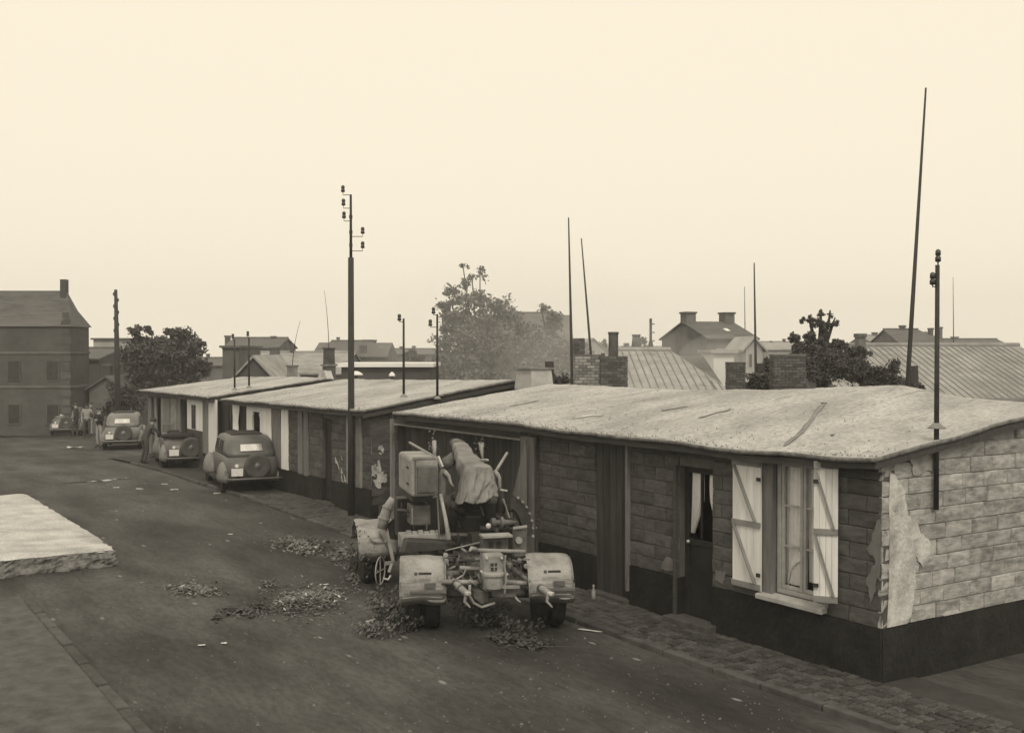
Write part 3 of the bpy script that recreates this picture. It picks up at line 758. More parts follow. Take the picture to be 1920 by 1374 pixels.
# ------------------------------------------------------------------ chimneys standing on barracks' ridges (parts of their barrack)
def brick_stack(parent, c, wx, wy, z0, z1, m, bl=.22, bh=.075, rows=None, joint=.1, core=None, yaw=0., name='brick'):
    """a core with real bricks laid round it, in the parent's frame"""
    core_o = MB().box((c[0], c[1], (z0+z1)/2), (wx-.02, wy-.02, z1-z0), Matrix.Rotation(yaw, 3, 'Z')).build('stack_core', core or M['mortar'], parent)
    key = ('bk', m.name, bl, bh)
    z = z1-bh; r = 0; cnt = 0
    rot = Matrix.Rotation(yaw, 3, 'Z')
    while z > z0 and cnt < 280:
        for fx, fy, along, L in ((0, -1, 0, wx), (-1, 0, 1, wy), (1, 0, 1, wy)):
            x = -L/2; nx = x+(bl/2 if r % 2 else bl)
            while x < L/2-.01:
                e = min(nx, L/2)
                if e-x > .03:
                    mid_ = (x+e)/2
                    p = Vector((mid_, fy*(wy/2), 0)) if along == 0 else Vector((fx*(wx/2), mid_, 0))
                    p = rot @ p + Vector((c[0], c[1], z+bh/2))
                    if key not in BM:
                        o = MB().box((0, 0, 0), (1, .03, 1)).build(name, m, core_o); BM[key] = o.data
                    else:
                        o = bpy.data.objects.new(name, BM[key]); COL.objects.link(o); o.parent = core_o
                    o.location = p + (rot @ Vector((fx, fy, 0)))*random.uniform(-.008, .006); o.scale = (e-x-.015, 1, bh-.013); o.rotation_euler = (0, 0, yaw+(0 if along == 0 else R(90)))
                    cnt += 1
                x = e; nx += bl
        z -= bh; r += 1
    return core_o
def pot(parent, c, z0, z1, r0, r1, m='chim'):
    o = MB().lathe((c[0], c[1], z0), (0, 0, 1), [(r0, 0), (r1*1.02, (z1-z0)*.9), (r1*1.15, (z1-z0)*.92), (r1*1.15, z1-z0), (r1*.8, z1-z0), (r1*.75, (z1-z0)*.8)], 16).build('chimney_pot', M[m], parent, smooth=False)
    return o
# on barrack 2 : small stack with bent aerial rod; tall pot with rod
def on_ridge(px, so, fz, py=712, dt=-.4):
    s = W(px, py, TR+dt)[0]; return s-so, TR+dt
for (px, ytop, yrod, xrod, kind) in ((548, 686, 602, 563, 0), (617, 652, 545, 608, 1)):
    s_, t_ = on_ridge(px, so2, fz2); z0 = fz2(s_, t_); zt = W(px, ytop, t_)[1]-zg2
    if kind == 0:
        ch = MB().box((s_, t_, (z0-.1+zt)/2), (.3, .3, zt-z0+.1)).build('chimney', M['chim'], root2, bevel=.01)
        MB().box((s_, t_, zt), (.36, .36, .05)).build('cap', M['brick'], ch)
    else:
        ch = MB().box((s_, t_, (z0-.2+zt-.55)/2), (.34, .34, zt-.55-z0+.2)).build('chimney', M['brick'], root2, bevel=.01)
        MB().rings([[(s_+a*k, t_+b*k, z_) for a, b in ((-1,-1),(1,-1),(1,1),(-1,1))] for k, z_ in ((.15, zt-.56), (.14, zt-.04), (.17, zt-.04), (.17, zt))]).build('chimney_pot', M['brick'], ch)
        MB().box((s_, t_, zt-.58), (.44, .44, .06)).build('cap', M['chim'], ch)
        MB().prism([(s_-.45, t_, z0-.05), (s_+.45, t_, z0-.05), (s_+.16, t_, z0+.32), (s_-.16, t_, z0+.32)], (0, .25, 0)).build('flashing', M['chim_pale'], ch)
    se, ze = W(xrod, yrod, t_)
    rd = thing('aerial_rod', 'thin bent aerial rod rising from the %s on the middle barrack' % ('short square chimney' if kind == 0 else 'tall dark chimney pot'), 'aerial', (*xy(s_+so2, t_), zt+zg2), ROT)
    P0 = Vector((0, 0, -.05)); P2 = Vector((se-so2-s_, 0, ze-zg2-zt)); P1 = Vector((P2.x*.2, 0, P2.z*.55))
    MB().path([P0*(1-k)**2+P1*2*k*(1-k)+P2*k*k for k in [i/10 for i in range(11)]], [.014-.008*i/10 for i in range(11)], 6).build('rod', M['iron'], rd)

# ------------------------------------------------------------------ roof brackets with insulators
def insulator(parent, p, arm_from, r=.035):
    mb = MB(); p = Vector(p); a = Vector(arm_from)
    mb.path([a, Vector((p.x, p.y, a.z)), p-Vector((0, 0, .05))], [.009]*3, 6)
    arm = mb.build('bracket', M['iron'], parent)
    MB().lathe(p-Vector((0, 0, .07)), (0, 0, 1), [(r*.5, 0), (r, .01), (r, .06), (r*.62, .075), (r*.95, .09), (r*.9, .14), (r*.4, .16)], 12).build('insulator', M['porcelain'], arm, smooth=True)
def roof_pipe(label, px, ytop, ybot, t, ins, ybelow=None, r=.03, group=None, s_fix=None):
    sA, zA = W(px, ybot, t) if s_fix is None else (s_fix, 0)
    if s_fix is not None: t, zA = WG(px, ybot, s_fix); sA = s_fix
    ptop = (W(px, ytop, t) if s_fix is None else (s_fix, WG(px, ytop, s_fix)[1]))[1]
    zl = zA if ybelow is None else WG(px, ybelow, sA)[1]
    q = xy(sA, t); rt = thing('service_pipe', label, 'wire pipe', (q.x, q.y, zl), ROT, group)
    MB().tube((0, 0, 0), (0, 0, ptop-zl), r, r*.8, 10).build('pipe', M['iron'], rt, smooth=True)
    MB().lathe((0, 0, zA-zl), (0, 0, 1), [(r*3.4, 0), (r*2.6, .02), (r*1.2, .07)], 12).build('flashing', M['tar'], rt, smooth=True)
    k = Vector((VV.x, VV.y, 0))
    for (ix, iy) in ins:
        d = at(ix, iy, (q.y)); dx = (d.x-at(px, iy, q.y).x)
        # offset across the view, laid along the wall's outward direction
        loc = Matrix.Rotation(-ROT, 3, 'Z') @ Vector((dx, 0, 0)); zi = d.z-zl
        insulator(rt, (loc.x, loc.y, zi), (0, 0, min(zi-.09, ptop-zl-.02)), .036 if q.y < 20 else .045)
    return rt
roof_pipe('dark iron service pipe on the near gable verge, running down the pale block wall', 1756, 497, 803, 0, [(1757, 481), (1747, 524)], 955, .035, s_fix=-.07)
b2v = b2s0+.1
roof_pipe('left of the two iron pipes on the middle barrack verge', 757, 597, 744, 0, [(749, 596)], None, .03, 'pipes on the middle barrack verge', s_fix=b2v)
roof_pipe('right of the two iron pipes on the middle barrack verge', 820, 589, 748, 0, [(813, 583), (807, 606)], None, .03, 'pipes on the middle barrack verge', s_fix=b2v-.12)
b3v = b3e[0][0]+.1
roof_pipe('left thin iron pipe on the far barrack verge', 440, 636, 731, 0, [(437, 631)], None, .032, 'pipes on the far barrack verge', s_fix=b3v)
roof_pipe('right thin iron pipe on the far barrack verge', 467, 632, 727, 0, [(465, 626)], None, .032, 'pipes on the far barrack verge', s_fix=b3v)

# ------------------------------------------------------------------ poles
pb = G(659, 966, gs(14.5)+.06)
mp = thing('utility_pole', 'tall dark two-stage utility pole with five insulators beside the road', 'pole', pb)
zt, zj = at(661, 365, pb.y).z-pb.z, at(661, 483, pb.y).z-pb.z
MB().path([(0, 0, -.1), (0, 0, zj)], [.082, .066], 16).build('lower_shaft', M['pole'], mp, smooth=True)
MB().path([(0, 0, zj-.2), (0, 0, zt)], [.036, .026], 10).build('upper_shaft', M['iron'], mp, smooth=True)
for z_ in (zj+.25, zj+.55, zj+.9): MB().tube((0, 0, z_), (0, 0, z_+.07), .04, n=10).build('clamp', M['iron'], mp)
for ix, iy in ((643, 355), (644, 380), (645, 404), (680, 433), (680, 460)):
    d = at(ix, iy, pb.y); insulator(mp, (d.x-pb.x, 0, d.z-pb.z), (0, 0, d.z-pb.z-.13), .045)
pl = G(222, 800, -.2); pl = at(222, 800, 52.); pl.z = gz(pl.x, pl.y)
lp_ = thing('telegraph_pole', 'rough leaning wooden pole in front of the left tree', 'pole', pl)
t0 = at(217, 543, 52.); MB().path([(0, 0, 0), Vector(((t0.x-pl.x)*.55, 0, (t0.z-pl.z)*.6)), t0-pl], [.15, .12, .07], 10).build('shaft', M['pole'], lp_, smooth=True)
for i in range(7):
    z_ = (t0.z-pl.z)*(.72+.04*i); f_ = z_/(t0.z-pl.z); MB().lathe((((t0.x-pl.x)*f_+(.09 if i % 2 else -.09)), 0, z_), (0, 0, 1), [(.03, 0), (.05, .03), (.05, .12), (.02, .16)], 8).build('insulator', M['porcelain'], lp_)
def mast(label, p0, p1, Y, r, name='mast', m='pole'):
    a, b = at(*p0, Y), at(*p1, Y); zg = gz(a.x, Y)
    # carry the line down to the ground
    d = (a-b)/(a.z-b.z); base = a+d*(zg-a.z)
    rt = thing(name, label, 'mast', base)
    MB().path([(0, 0, 0), (b-base)*.5, b-base], [r, r*.8, r*.35], 10).build('shaft', M[m], rt, smooth=True)
    return rt
mast('very tall tapering leaning mast at the right, rising from the bushes', (1702, 715), (1736, 165), 27., .062)
mast('left and taller of two slender masts right of the big tree', (1071, 630), (1066, 408), 42., .07)
mast('leaning slender mast right of the taller one near the brick chimneys', (1108, 665), (1090, 447), 38., .055)
mast('slender upright mast in front of the two-chimney house', (1417, 690), (1414, 493), 36., .055)
mast('faint thin mast behind the right chimney of the two-chimney house', (1397, 625), (1396, 537), 110., .07)
mast('faint thin mast at the far right beyond the tiled roof', (1788, 640), (1787, 520), 90., .05)

# ------------------------------------------------------------------ raised concrete platform at the left
pc = G(222, 1078, gs(3))
ps, pt = st(pc)
plat = thing('concrete_platform', 'pale rough concrete platform slab with broken front edge at left of the road', 'platform', (pc.x, pc.y, gz(pc.x, pc.y)), ROT)
zpt = .3
def ptop(a, b):
    s, t = 9*a, 7*b
    e = .05 if (a == 0 or b == 0) else 0
    return (s+e*nz((t*5, s), 1)+ (.05 if a == 0 else 0), t+(.03 if b == 0 else 0)+e*nz((s*3, 1), 1), zpt+.02*nz((s, t), 1.5)+.012*nz((s, t), 5)-(.03 if a == 0 or b == 0 else 0)+(.05 if s > 1.2 else .05*s/1.2))
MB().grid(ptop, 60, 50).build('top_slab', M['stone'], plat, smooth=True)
mb = MB()
def edge(a, b):
    per = a*16; s, t = (0, 7-per) if per < 7 else (per-7, 0)
    z = -.05+(zpt+.045)*b; k = .06*nz((per*5, z*9), 1)+.035*nz((per*15, z*25), 1)
    d = .05*(1-b); return (s+.03+(-d+k if per < 7 else 0), t+.03+(-d+k if per >= 7 else 0), z+(.02 if s > .3 and b == 1 else 0))
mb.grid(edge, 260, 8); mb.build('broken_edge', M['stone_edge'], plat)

# ------------------------------------------------------------------ background buildings
def house(label, x0, x1, ye, yr, Y, dep, wallm, roofm, ridge='x', ins=(0, 0), chimneys=(), windows=(), yaw=0, name='house', cat='house', rib=0, dormers=(), skyl=(), base=None, group=None):
    """x0..x1 : front wall in pixels at distance Y; ye, yr pixel heights of eave and ridge"""
    a, b = at(x0, ye, Y), at(x1, ye, Y); cx = (a.x+b.x)/2; wd = b.x-a.x; zb = gz(cx, Y) if base is None else base
    ze = a.z-zb
    rt = thing(name, label, cat, (cx, Y, zb), yaw, group)
    hw = wd/2
    if ridge == 'x':
        zr = at(960, yr, Y+dep/2).z-zb
        mb = MB(); mb.prism([(-hw, 0, 0), (-hw, dep, 0), (-hw, dep, ze), (-hw, dep/2, zr-.12), (-hw, 0, ze)], (wd, 0, 0)); wl = mb.build('wall', M[wallm], rt)
        o = .25; k = (zr-ze)/(dep/2)
        mb = MB()
        xl, xr = -hw-.15, hw+.15
        hl, hr = ins
        for sg in (0, 1):
            y_e = -o if sg == 0 else dep+o
            P = [(xl, y_e, ze-k*o+.06), (xr, y_e, ze-k*o+.06), (xr-hr, dep/2, zr+.06), (xl+hl, dep/2, zr+.06)]
            mb.prism(P, (0, 0, -.1))
        rf = mb.build('roof', M[roofm], rt)
        if rib:
            mb = MB(); n = int((xr-xl)/rib)
            for i in range(1, n):
                x = xl+i*rib; x2 = min(max(x, xl+hl), xr-hr); f_ = 1
                if x < xl+hl: f_ = (x-xl)/hl
                if x > xr-hr: f_ = (xr-x)/hr
                mb.bar((x, -o-.01, ze-k*o+.075), (x, -o-.01+(dep/2+o)*f_, ze-k*o+.075+(zr-ze+k*o)*f_), .03, .022)
            mb.build('roof_rib', M[roofm], rt, kind='stuff')
        MB().tube((xl+hl, dep/2, zr+.08), (xr-hr, dep/2, zr+.08), .09, n=8).build('ridge_tile', M[roofm], rt)
    elif ridge == 'y':
        zr = at(960, yr, Y).z-zb
        mb = MB(); mb.prism([(-hw, 0, 0), (hw, 0, 0), (hw, 0, ze), (0, 0, zr-.1), (-hw, 0, ze)], (0, dep, 0)); wl = mb.build('wall', M[wallm], rt)
        mb = MB(); o = .2; k = (zr-ze)/hw
        for sg in (-1, 1): mb.prism([(sg*(hw+o), -.2, ze-k*o+.06), (sg*(hw+o), dep+.2, ze-k*o+.06), (0, dep+.2, zr+.06), (0, -.2, zr+.06)], (0, 0, -.12))
        rf = mb.build('roof', M[roofm], rt)
    else:   # flat
        mb = MB(); mb.box((0, dep/2, ze/2), (wd, dep, ze)); wl = mb.build('wall', M[wallm], rt)
        rf = MB().box((0, dep/2-.05, ze+.07), (wd+.3, dep+.3, .14)).build('roof', M[roofm], rt)
        zr = ze
    for c in chimneys:
        px, yt, wpx = c[:3]; yoff = c[3] if len(c) > 3 else dep/2; m = c[4] if len(c) > 4 else 'brick'
        p = at(px, yt, Y+yoff); wc = wpx/F*(Y+yoff); zt = p.z-zb
        zlo = min(ze, zt-.8) if yoff else ze-.5
        ch = MB().box((p.x-cx, yoff, (zlo+zt)/2), (wc, max(wc*.8, .4), zt-zlo)).build('chimney', M[m], rt)
        MB().box((p.x-cx, yoff, zt-.02), (wc*1.25, max(wc*.8, .4)*1.2, .14)).build('cap', M[m], ch)
    for (xa, xb, ya, yb) in windows:
        p, q = at(xa, ya, Y), at(xb, yb, Y)
        wnd = MB().box(((p.x+q.x)/2-cx, -.01, (p.z+q.z)/2-zb), (q.x-p.x, .08, p.z-q.z)).build('window', M['far_pale'] if wallm != 'white_wall' else M['far_wall'], rt)
        MB().box(((p.x+q.x)/2-cx, -.056, (p.z+q.z)/2-zb), ((q.x-p.x)*.8, .01, (p.z-q.z)*.86)).build('pane', M['pane_far'], wnd)
    for (px, py, ww_, hh_) in skyl:
        d = at(px, py, Y+dep*.25); k = (zr-ze)/(dep/2)
        MB().box((d.x-cx, dep*.25, ze+k*dep*.25+.12), (ww_, hh_, .08), Matrix.Rotation(math.atan(k), 3, 'X')).build('skylight', M['white_wall'], rt)
    return rt
# far-left building with a steep hipped roof
tw = at(131, 612, 58.); zb = gz(tw.x, 58.)
tower = thing('tall_house', 'tall dark steep-roofed masonry building at the far left edge', 'building', (tw.x, 58., zb), 0)
TWd, TD = 7.5, 2.6; zt = tw.z-zb; zp = at(104, 545, 59.3).z-zb; zf = at(104, 526, 59.3).z-zb; hx = (131-107)/F*59
MB().box((-TWd/2, TD/2, zt/2), (TWd, TD, zt)).build('wall', M['church'], tower)
for z_ in (zt*.45, zt*.76): MB().box((-TWd/2, TD/2, z_), (TWd+.1, TD+.1, .12)).build('string_course', M['far_wall'], tower)
MB().add([(.12, -.12, zt), (.12, TD+.12, zt), (-TWd, TD+.12, zt), (-TWd, -.12, zt), (-hx*.42, TD*.3, zt+(zp-zt)*.45), (-hx*.42, TD*.7, zt+(zp-zt)*.45), (-hx, TD/2, zp), (-TWd, TD/2, zp)], [(0,1,5,4), (4,5,6), (1,2,7,6,5), (0,4,6,7,3), (0,3,2,1), (2,3,7)]).build('roof', M['far_roof'], tower)
ch = MB().box((-hx-.12, TD/2, (zp+zf)/2-.2), (.3, .4, zf-zp+.5)).build('chimney', M['church'], tower)
for i_ in range(3):
    for z_ in (zt*.2, zt*.6):
        o = MB().box((-.9-i_*2., -.02, z_), (.7, .06, 1.1)).build('window', M['church'], tower); MB().box((-.9-i_*2., -.055, z_), (.56, .02, .95)).build('pane', M['pane_far'], o)
for i_ in range(14): MB().box((-.2, -.01, .4+i_*.45), (.36 if i_ % 2 else .5, .04, .3)).build('quoin', M['church'], tower)
house('dark low house between the tower and the small gabled hut', 60, 185, 672, 655, 66, 7, 'church', 'far_roof', chimneys=((142, 658, 5), (150, 657, 4)))
house('tall pale flat-topped house left of the left tree', 175, 236, 637, 637, 88, 9, 'far_pale', 'far_roof', 'flat', windows=((183, 191, 650, 662), (205, 213, 650, 662)))
house('dark stepped block beside the tall pale flat-topped house', 166, 178, 657, 657, 80, 5, 'far_wall', 'far_roof', 'flat')
house('little pale hut with dark chimney stack behind the parked cars', 168, 232, 726, 706, 60, 5, 'far_wall', 'far_roof', 'y', chimneys=((202, 684, 14, 2.0, 'church'),))
house('bright whitewashed shed wall behind the leaning pole', 172, 262, 704, 704, 70, 4, 'white_wall', 'far_roof', 'flat')
house('hazy house with two chimneys left of the middle skyline', 420, 520, 652, 635, 95, 8, 'far_wall', 'far_roof', chimneys=((427, 630, 9), (513, 631, 8)), windows=((414+12, 438, 655, 680),), skyl=())
house('dark square block in front of the hazy two-chimney house', 417, 448, 652, 652, 70, 6, 'church', 'far_roof', 'flat')
house('hut with open dark triangular gable behind the far barrack', 440, 512, 706, 668, 55, 6, 'church', 'tile_roof', 'y')
house('long low pale-roofed building in the middle distance', 445, 640, 700, 662, 75, 12, 'far_wall', 'tile_roof', chimneys=((515, 652, 16, 5), (548, 646, 7, 6)))
house('hazy gabled houses at the skyline behind the tall chimney pot', 585, 690, 664, 640, 120, 9, 'far_wall', 'far_roof', ins=(1.5, 0), chimneys=((634, 633, 5),))
house('hazy house row with dark chimney near the small pipes', 670, 726, 668, 640, 100, 9, 'far_wall', 'far_roof', ins=(0, 2), chimneys=((681, 648, 12, 1), (699, 638, 12)))
house('distant long hazy building right of the skyline houses', 690, 820, 664, 655, 130, 9, 'far_wall', 'far_roof', chimneys=((752, 650, 5), (776, 649, 6)))
fl = house('flat-roofed outbuilding with bright white fascia behind the middle barrack', 640, 806, 688, 688, 42, 4, 'church', 'white_wall', 'flat')
# small round pale lamp shade and lump on barrack 2's back
for px, py, r_, lb in ((668, 702, .22, 'white shallow dome lamp behind the main pole on the middle barrack'), (735, 704, .1, 'small pale knob-shaped vent on the middle barrack ridge')):
    s_, t_ = on_ridge(px, 0, fz2, 712, -.5); q = xy(s_, t_); zz = W(px, py, t_)[1]
    rt = thing('roof_vent', lb, 'vent', (q.x, q.y, fz2(s_-so2, t_)+zg2)); zz -= fz2(s_-so2, t_)+zg2
    MB().tube((0, 0, -.05), (0, 0, zz+.02), .03).build('stem', M['iron'], rt)
    MB().lathe((0, 0, zz-.02), (0, 0, 1), [(r_, 0), (r_*.95, .03), (r_*.7, .08), (r_*.3, .12), (.02, .13)], 16).build('dome', M['white_wall'], rt, smooth=True)
house('dark-gabled house half hidden behind the big central tree', 900, 1075, 640, 588, 95, 8, 'far_wall', 'far_roof', ins=(2., 2.2))
house('lower hazy roof right of the big central tree', 1000, 1060, 648, 620, 90, 7, 'far_wall', 'far_roof', ins=(0, .6))
house('pale hazy gabled building behind the slender masts', 1075, 1150, 668, 634, 110, 10, 'far_pale', 'tile_roof', 'y')
# near brick chimney group, rising behind the near barrack
def chimney_group():
    Yc = 28.; base = at(1127, 900, Yc); zb = gz(base.x, Yc)
    rt = thing('chimney_block', 'broad brick chimney block, pale left half and dark right half, with round pot', 'chimney', (base.x, Yc, zb))
    x = lambda p: (p-CX)/F*Yc-base.x
    ztop = at(1100, 668, Yc).z-zb
    brick_stack(rt, ((x(1078)+x(1125))/2, .3), x(1125)-x(1078), .6, ztop-1.1, ztop, M['brick_pale'], .2, .075)
    brick_stack(rt, ((x(1126)+x(1176))/2, .28), x(1176)-x(1126), .64, ztop-1.1, ztop, M['brick'], .2, .075)
    MB().box(((x(1078)+x(1176))/2, .3, (ztop-1.1)/2), (x(1176)-x(1078)+.04, .66, ztop-1.1)).build('lower_stack', M['brick'], rt)
    MB().box(((x(1078)+x(1125))/2, .3, ztop+.02), (x(1125)-x(1078)+.04, .64, .05)).build('coping', M['brick'], rt)
    pot(rt, (x(1152), .3), ztop, at(1152, 622, Yc).z-zb, .125, .12, 'brick')
    cr = MB().box((x(1128)+.06, .3, ztop+.04), (.1, .1, .08)).build('loose_brick', M['brick'], rt)
chimney_group()
pz_ = at(1090, 700, 34.); z0 = gz(pz_.x, 34)
c_ = thing('chimney', 'narrow brick chimney left of the broad chimney block', 'chimney', (pz_.x-.06, 34., z0)); zt = at(1090, 634, 34).z-z0
brick_stack(c_, (0, .2), 20/F*34, .3, zt-.85, zt, M['brick'], .16, .08); MB().box((0, .2, (zt-.85)/2), (.34, .32, zt-.85)).build('lower_stack', M['brick'], c_)
h = house('large pale corrugated hipped roof behind the near barrack ridge', 1172, 1365, 735, 660, 34, 9, 'far_wall', 'tile_roof', ins=(.2, 1.25), rib=.24)
c2_ = at(1193, 655, 40.); zz_ = gz(c2_.x, 40.)
cc = thing('chimney', 'slim tapering pale chimney left of the lone lattice pole', 'chimney', (c2_.x, 40., zz_)); zt = at(1193, 627, 40.).z-zz_
MB().rings([[(a*k, b*k, z_) for a, b in ((-1,-1),(1,-1),(1,1),(-1,1))] for k, z_ in ((.2, 0), (.18, zt-.6), (.12, zt-.08), (.14, zt-.06), (.14, zt))]).build('stack', M['chim'], cc)
lt = at(1220, 660, 60.); zz_ = gz(lt.x, 60.)
lt_ = thing('telegraph_pole', 'short dark braced pole left of the two-chimney house', 'pole', (lt.x, 60., zz_)); zt = at(1220, 597, 60.).z-zz_
MB().tube((0, 0, 0), (0, 0, zt), .09, .07, 8).build('shaft', M['pole'], lt_)
for sg in (-1, 1): MB().bar((sg*.28, 0, zt-2.4), (sg*.05, 0, zt-1.2), .07, .07).build('strut', M['pole'], lt_)
for i in range(3): MB().box((.12, 0, zt-.3-.45*i), (.18, .05, .05)).build('bracket', M['iron'], lt_)
# gabled two-chimney house, turned
def gable_house():
    Y = 72.; x = lambda p, Yq=Y: (p-CX)/F*Yq
    # corners: near gable left (1262..1325), long side (1325..1420)
    zb = gz(x(1325), Y); z = lambda py, Yq=Y: at(960, py, Yq).z-zb
    rt = thing('house', 'grey gabled house with a chimney at each end of its slate roof', 'house', (x(1325), Y, zb), R(18))
    # local: long side along +x, gable along -x..+y
    L = (x(1425)-x(1325))/math.cos(R(18)); D = 6.6
    rl = Matrix.Rotation(0, 3, 'Z')
    ze, zr = z(633), z(603, Y+2)
    mb = MB(); mb.prism([(0, 0, 0), (0, D, 0), (0, D, ze), (0, D/2, zr-.1), (0, 0, ze)], (L, 0, 0)); mb.build('wall', M['far_wall'], rt)
    mb = MB(); k = (zr-ze)/(D/2)
    for a in (0, 1): mb.prism([(-.12, -.25 if a == 0 else D+.25, ze-k*.25+.05), (L+.12, -.25 if a == 0 else D+.25, ze-k*.25+.05), (L+.12, D/2, zr+.05), (-.12, D/2, zr+.05)], (0, 0, -.1))
    rf = mb.build('roof', M['far_roof'], rt)
    for xx in (.35, L-.35):
        c = MB().box((xx, D/2, zr+.15), (.7, .9, 1.)).build('chimney', M['far_wall'], rt); MB().box((xx, D/2, zr+.62), (.82, 1.05, .12)).build('cap', M['brick'], c)
    MB().box((L*.6, D*.2, ze+k*D*.2+.1), (.3, .5, .06), Matrix.Rotation(math.atan(k), 3, 'X')).build('skylight', M['white_wall'], rt)
    for xx in (1., 2.3):
        o = MB().box((xx, -.02, ze-1.2), (.7, .06, 1.)).build('window', M['far_pale'], rt); MB().box((xx, -.06, ze-1.2), (.55, .03, .85)).build('pane', M['pane_far'], o)
gable_house()
house('small whitewashed flat-topped shed in front of the two-chimney house', 1338, 1376, 662, 662, 46, 3, 'white_wall', 'far_pale', 'flat')
house('pale house end beside the slender upright mast', 1398, 1430, 650, 632, 60, 5, 'far_pale', 'far_pale', 'y', windows=((1404, 1410, 662, 690),))
for (xa, xb, yt, Yc, lb, m) in ((1368, 1398, 682, 31., 'squat dark rounded brick chimney by the whitewashed shed', 'brick'), (1452, 1511, 667, 30., 'wide dark brick chimney breast in front of the right bushes', 'brick')):
    p = at((xa+xb)/2, yt, Yc); zb = gz(p.x, Yc); zt = p.z-zb; wd = (xb-xa)/F*Yc
    c_ = thing('chimney', lb, 'chimney', (p.x, Yc, zb)); brick_stack(c_, (0, .3), wd, .5, zt-.9, zt, M[m], .2, .075); MB().box((0, .3, (zt-.9)/2), (wd+.02, .54, zt-.9)).build('lower_stack', M['brick'], c_)
    MB().box((0, .3, zt+.02), (wd*1.05, .55, .05)).build('coping', M['brick'], c_)
house('broad pale tiled roof at the right edge behind the bushes', 1590, 2060, 745, 651, 36, 12, 'far_wall', 'tile_roof', ins=(.0, 0), rib=.24, chimneys=((1613, 628, 14, 5.),))
house('hazy far house with chimney at the right skyline', 1640, 1712, 645, 630, 105, 8, 'far_pale', 'tile_roof', chimneys=((1640, 624, 8),))
house('hazy steep-roofed house behind the tall right mast', 1690, 1775, 645, 619, 90, 8, 'far_wall', 'far_roof', ins=(0, 1.), chimneys=((1692, 611, 9), (1745, 616, 7, 3), (1762, 614, 7)))
house('low far house at the extreme right skyline', 1776, 1900, 652, 637, 110, 8, 'far_pale', 'far_roof', chimneys=((1790, 632, 10),))
house('tiny hazy rooftops behind the right bushes', 1440, 1560, 655, 642, 120, 8, 'far_pale', 'tile_roof', chimneys=((1445, 640, 4), (1470, 636, 4)))
house('distant low hazy roofs between the chimney pot and the lattice pole', 1120, 1262, 662, 651, 130, 8, 'far_pale', 'tile_roof')
house('long hazy roofline behind the left tree', 330, 430, 685, 672, 110, 9, 'far_wall', 'far_roof', chimneys=((390, 664, 5),))
house('hazy house at the far left edge of the town', -160, -20, 690, 662, 75, 8, 'far_wall', 'far_roof', chimneys=((30, 652, 8),))

# ------------------------------------------------------------------ trees and bushes
def tree(label, blobs, Y, n, leaf, m, trunk=None, name='tree', cat='tree', seed=0, dz=1.8, sprigs=0, clump=.42, group=None, base_px=None):
    rnd = random.Random(seed); cx = base_px or sum(b[0] for b in blobs)/len(blobs)
    p = at(cx, 700, Y); zb = gz(p.x, Y); rt = thing(name, label, cat, (p.x, Y, zb), 0, group); base = Vector((p.x, Y, zb))
    k = Y/F; mb = MB(); tot = sum(b[2]*b[3]*(b[4] if len(b) > 4 else 1) for b in blobs)
    cl = []
    for b in blobs:
        bx, by, rx, ry = b[:4]; de = b[4] if len(b) > 4 else 1; c = at(bx, by, Y)-base
        cnt = int(n*rx*ry*de/tot); nc = max(4, int(cnt/55))
        for _ in range(nc):
            v = Vector((rnd.gauss(0, 1), rnd.gauss(0, 1), rnd.gauss(0, 1))).normalized()*(rnd.random()**.35)
            q = c+Vector((v.x*rx*k, v.y*(rx+ry)/2*k*.9, v.z*ry*k)); cr = clump*rnd.uniform(.5, 1.15)*min(1, min(rx, ry)*k/1.2+.25)
            cl.append(q)
            for _ in range(cnt//nc):
                u = Vector((rnd.gauss(0, .5), rnd.gauss(0, .5), rnd.gauss(0, .42)))*cr
                o = q+u; s_ = leaf*rnd.uniform(.6, 1.3)
                a = Vector((rnd.gauss(0, 1), rnd.gauss(0, 1), rnd.gauss(0, 1))).normalized(); e = a.orthogonal().normalized(); 
                g2 = a.cross(e); th = rnd.random()*6.28; x_ = e*math.cos(th)+g2*math.sin(th); y_ = a.cross(x_)
                mb.add([o-x_*s_, o-y_*s_*.5+a*s_*.1, o+x_*s_, o+y_*s_*.5+a*s_*.1], [(0, 1, 2, 3)])
    mb.build('crown', M[m], rt)
    tb = MB(); top = Vector((0, 0, 0))
    zlow = min((at(b[0], b[1]+b[3], Y)-base).z for b in blobs); zlow = max(zlow, 1.)
    hub = Vector((0, 0, zlow+.8)); tr = trunk or .03*zlow+.1
    tb.path([(0, 0, -.1), (0.05, 0, zlow*.5), hub], [tr*1.2, tr, tr*.8], 10)
    for b in blobs:
        c = at(b[0], b[1], Y)-base
        tb.path([hub-Vector((0, 0, .3)), hub*.5+c*.5+Vector((0, .1, -.3)), c, c+Vector((0, 0, b[3]*k*.5))], [tr*.55, tr*.35, tr*.18, .02], 6)
    for q in cl[::3]:
        b = min(blobs, key=lambda b: ((at(b[0], b[1], Y)-base)-q).length); c = at(b[0], b[1], Y)-base
        tb.path([c, c*.5+q*.5+Vector((0, 0, .15)), q], [.035, .025, .01], 4, False)
    tb.build('trunk', M['bark'], rt)
    return rt
tree('dense round-headed dark tree left of the far barrack', [(300, 665, 42, 36), (340, 655, 40, 34), (262, 665, 30, 30), (262, 628, 20, 14, .7), (283, 618, 10, 8, .6), (248, 622, 9, 8, .6), (330, 625, 24, 12), (362, 690, 26, 28), (275, 705, 35, 28), (318, 705, 40, 26), (372, 655, 12, 14, .6), (385, 690, 12, 10, .7)], 62, 15000, .13, 'leaf', seed=1, base_px=298)
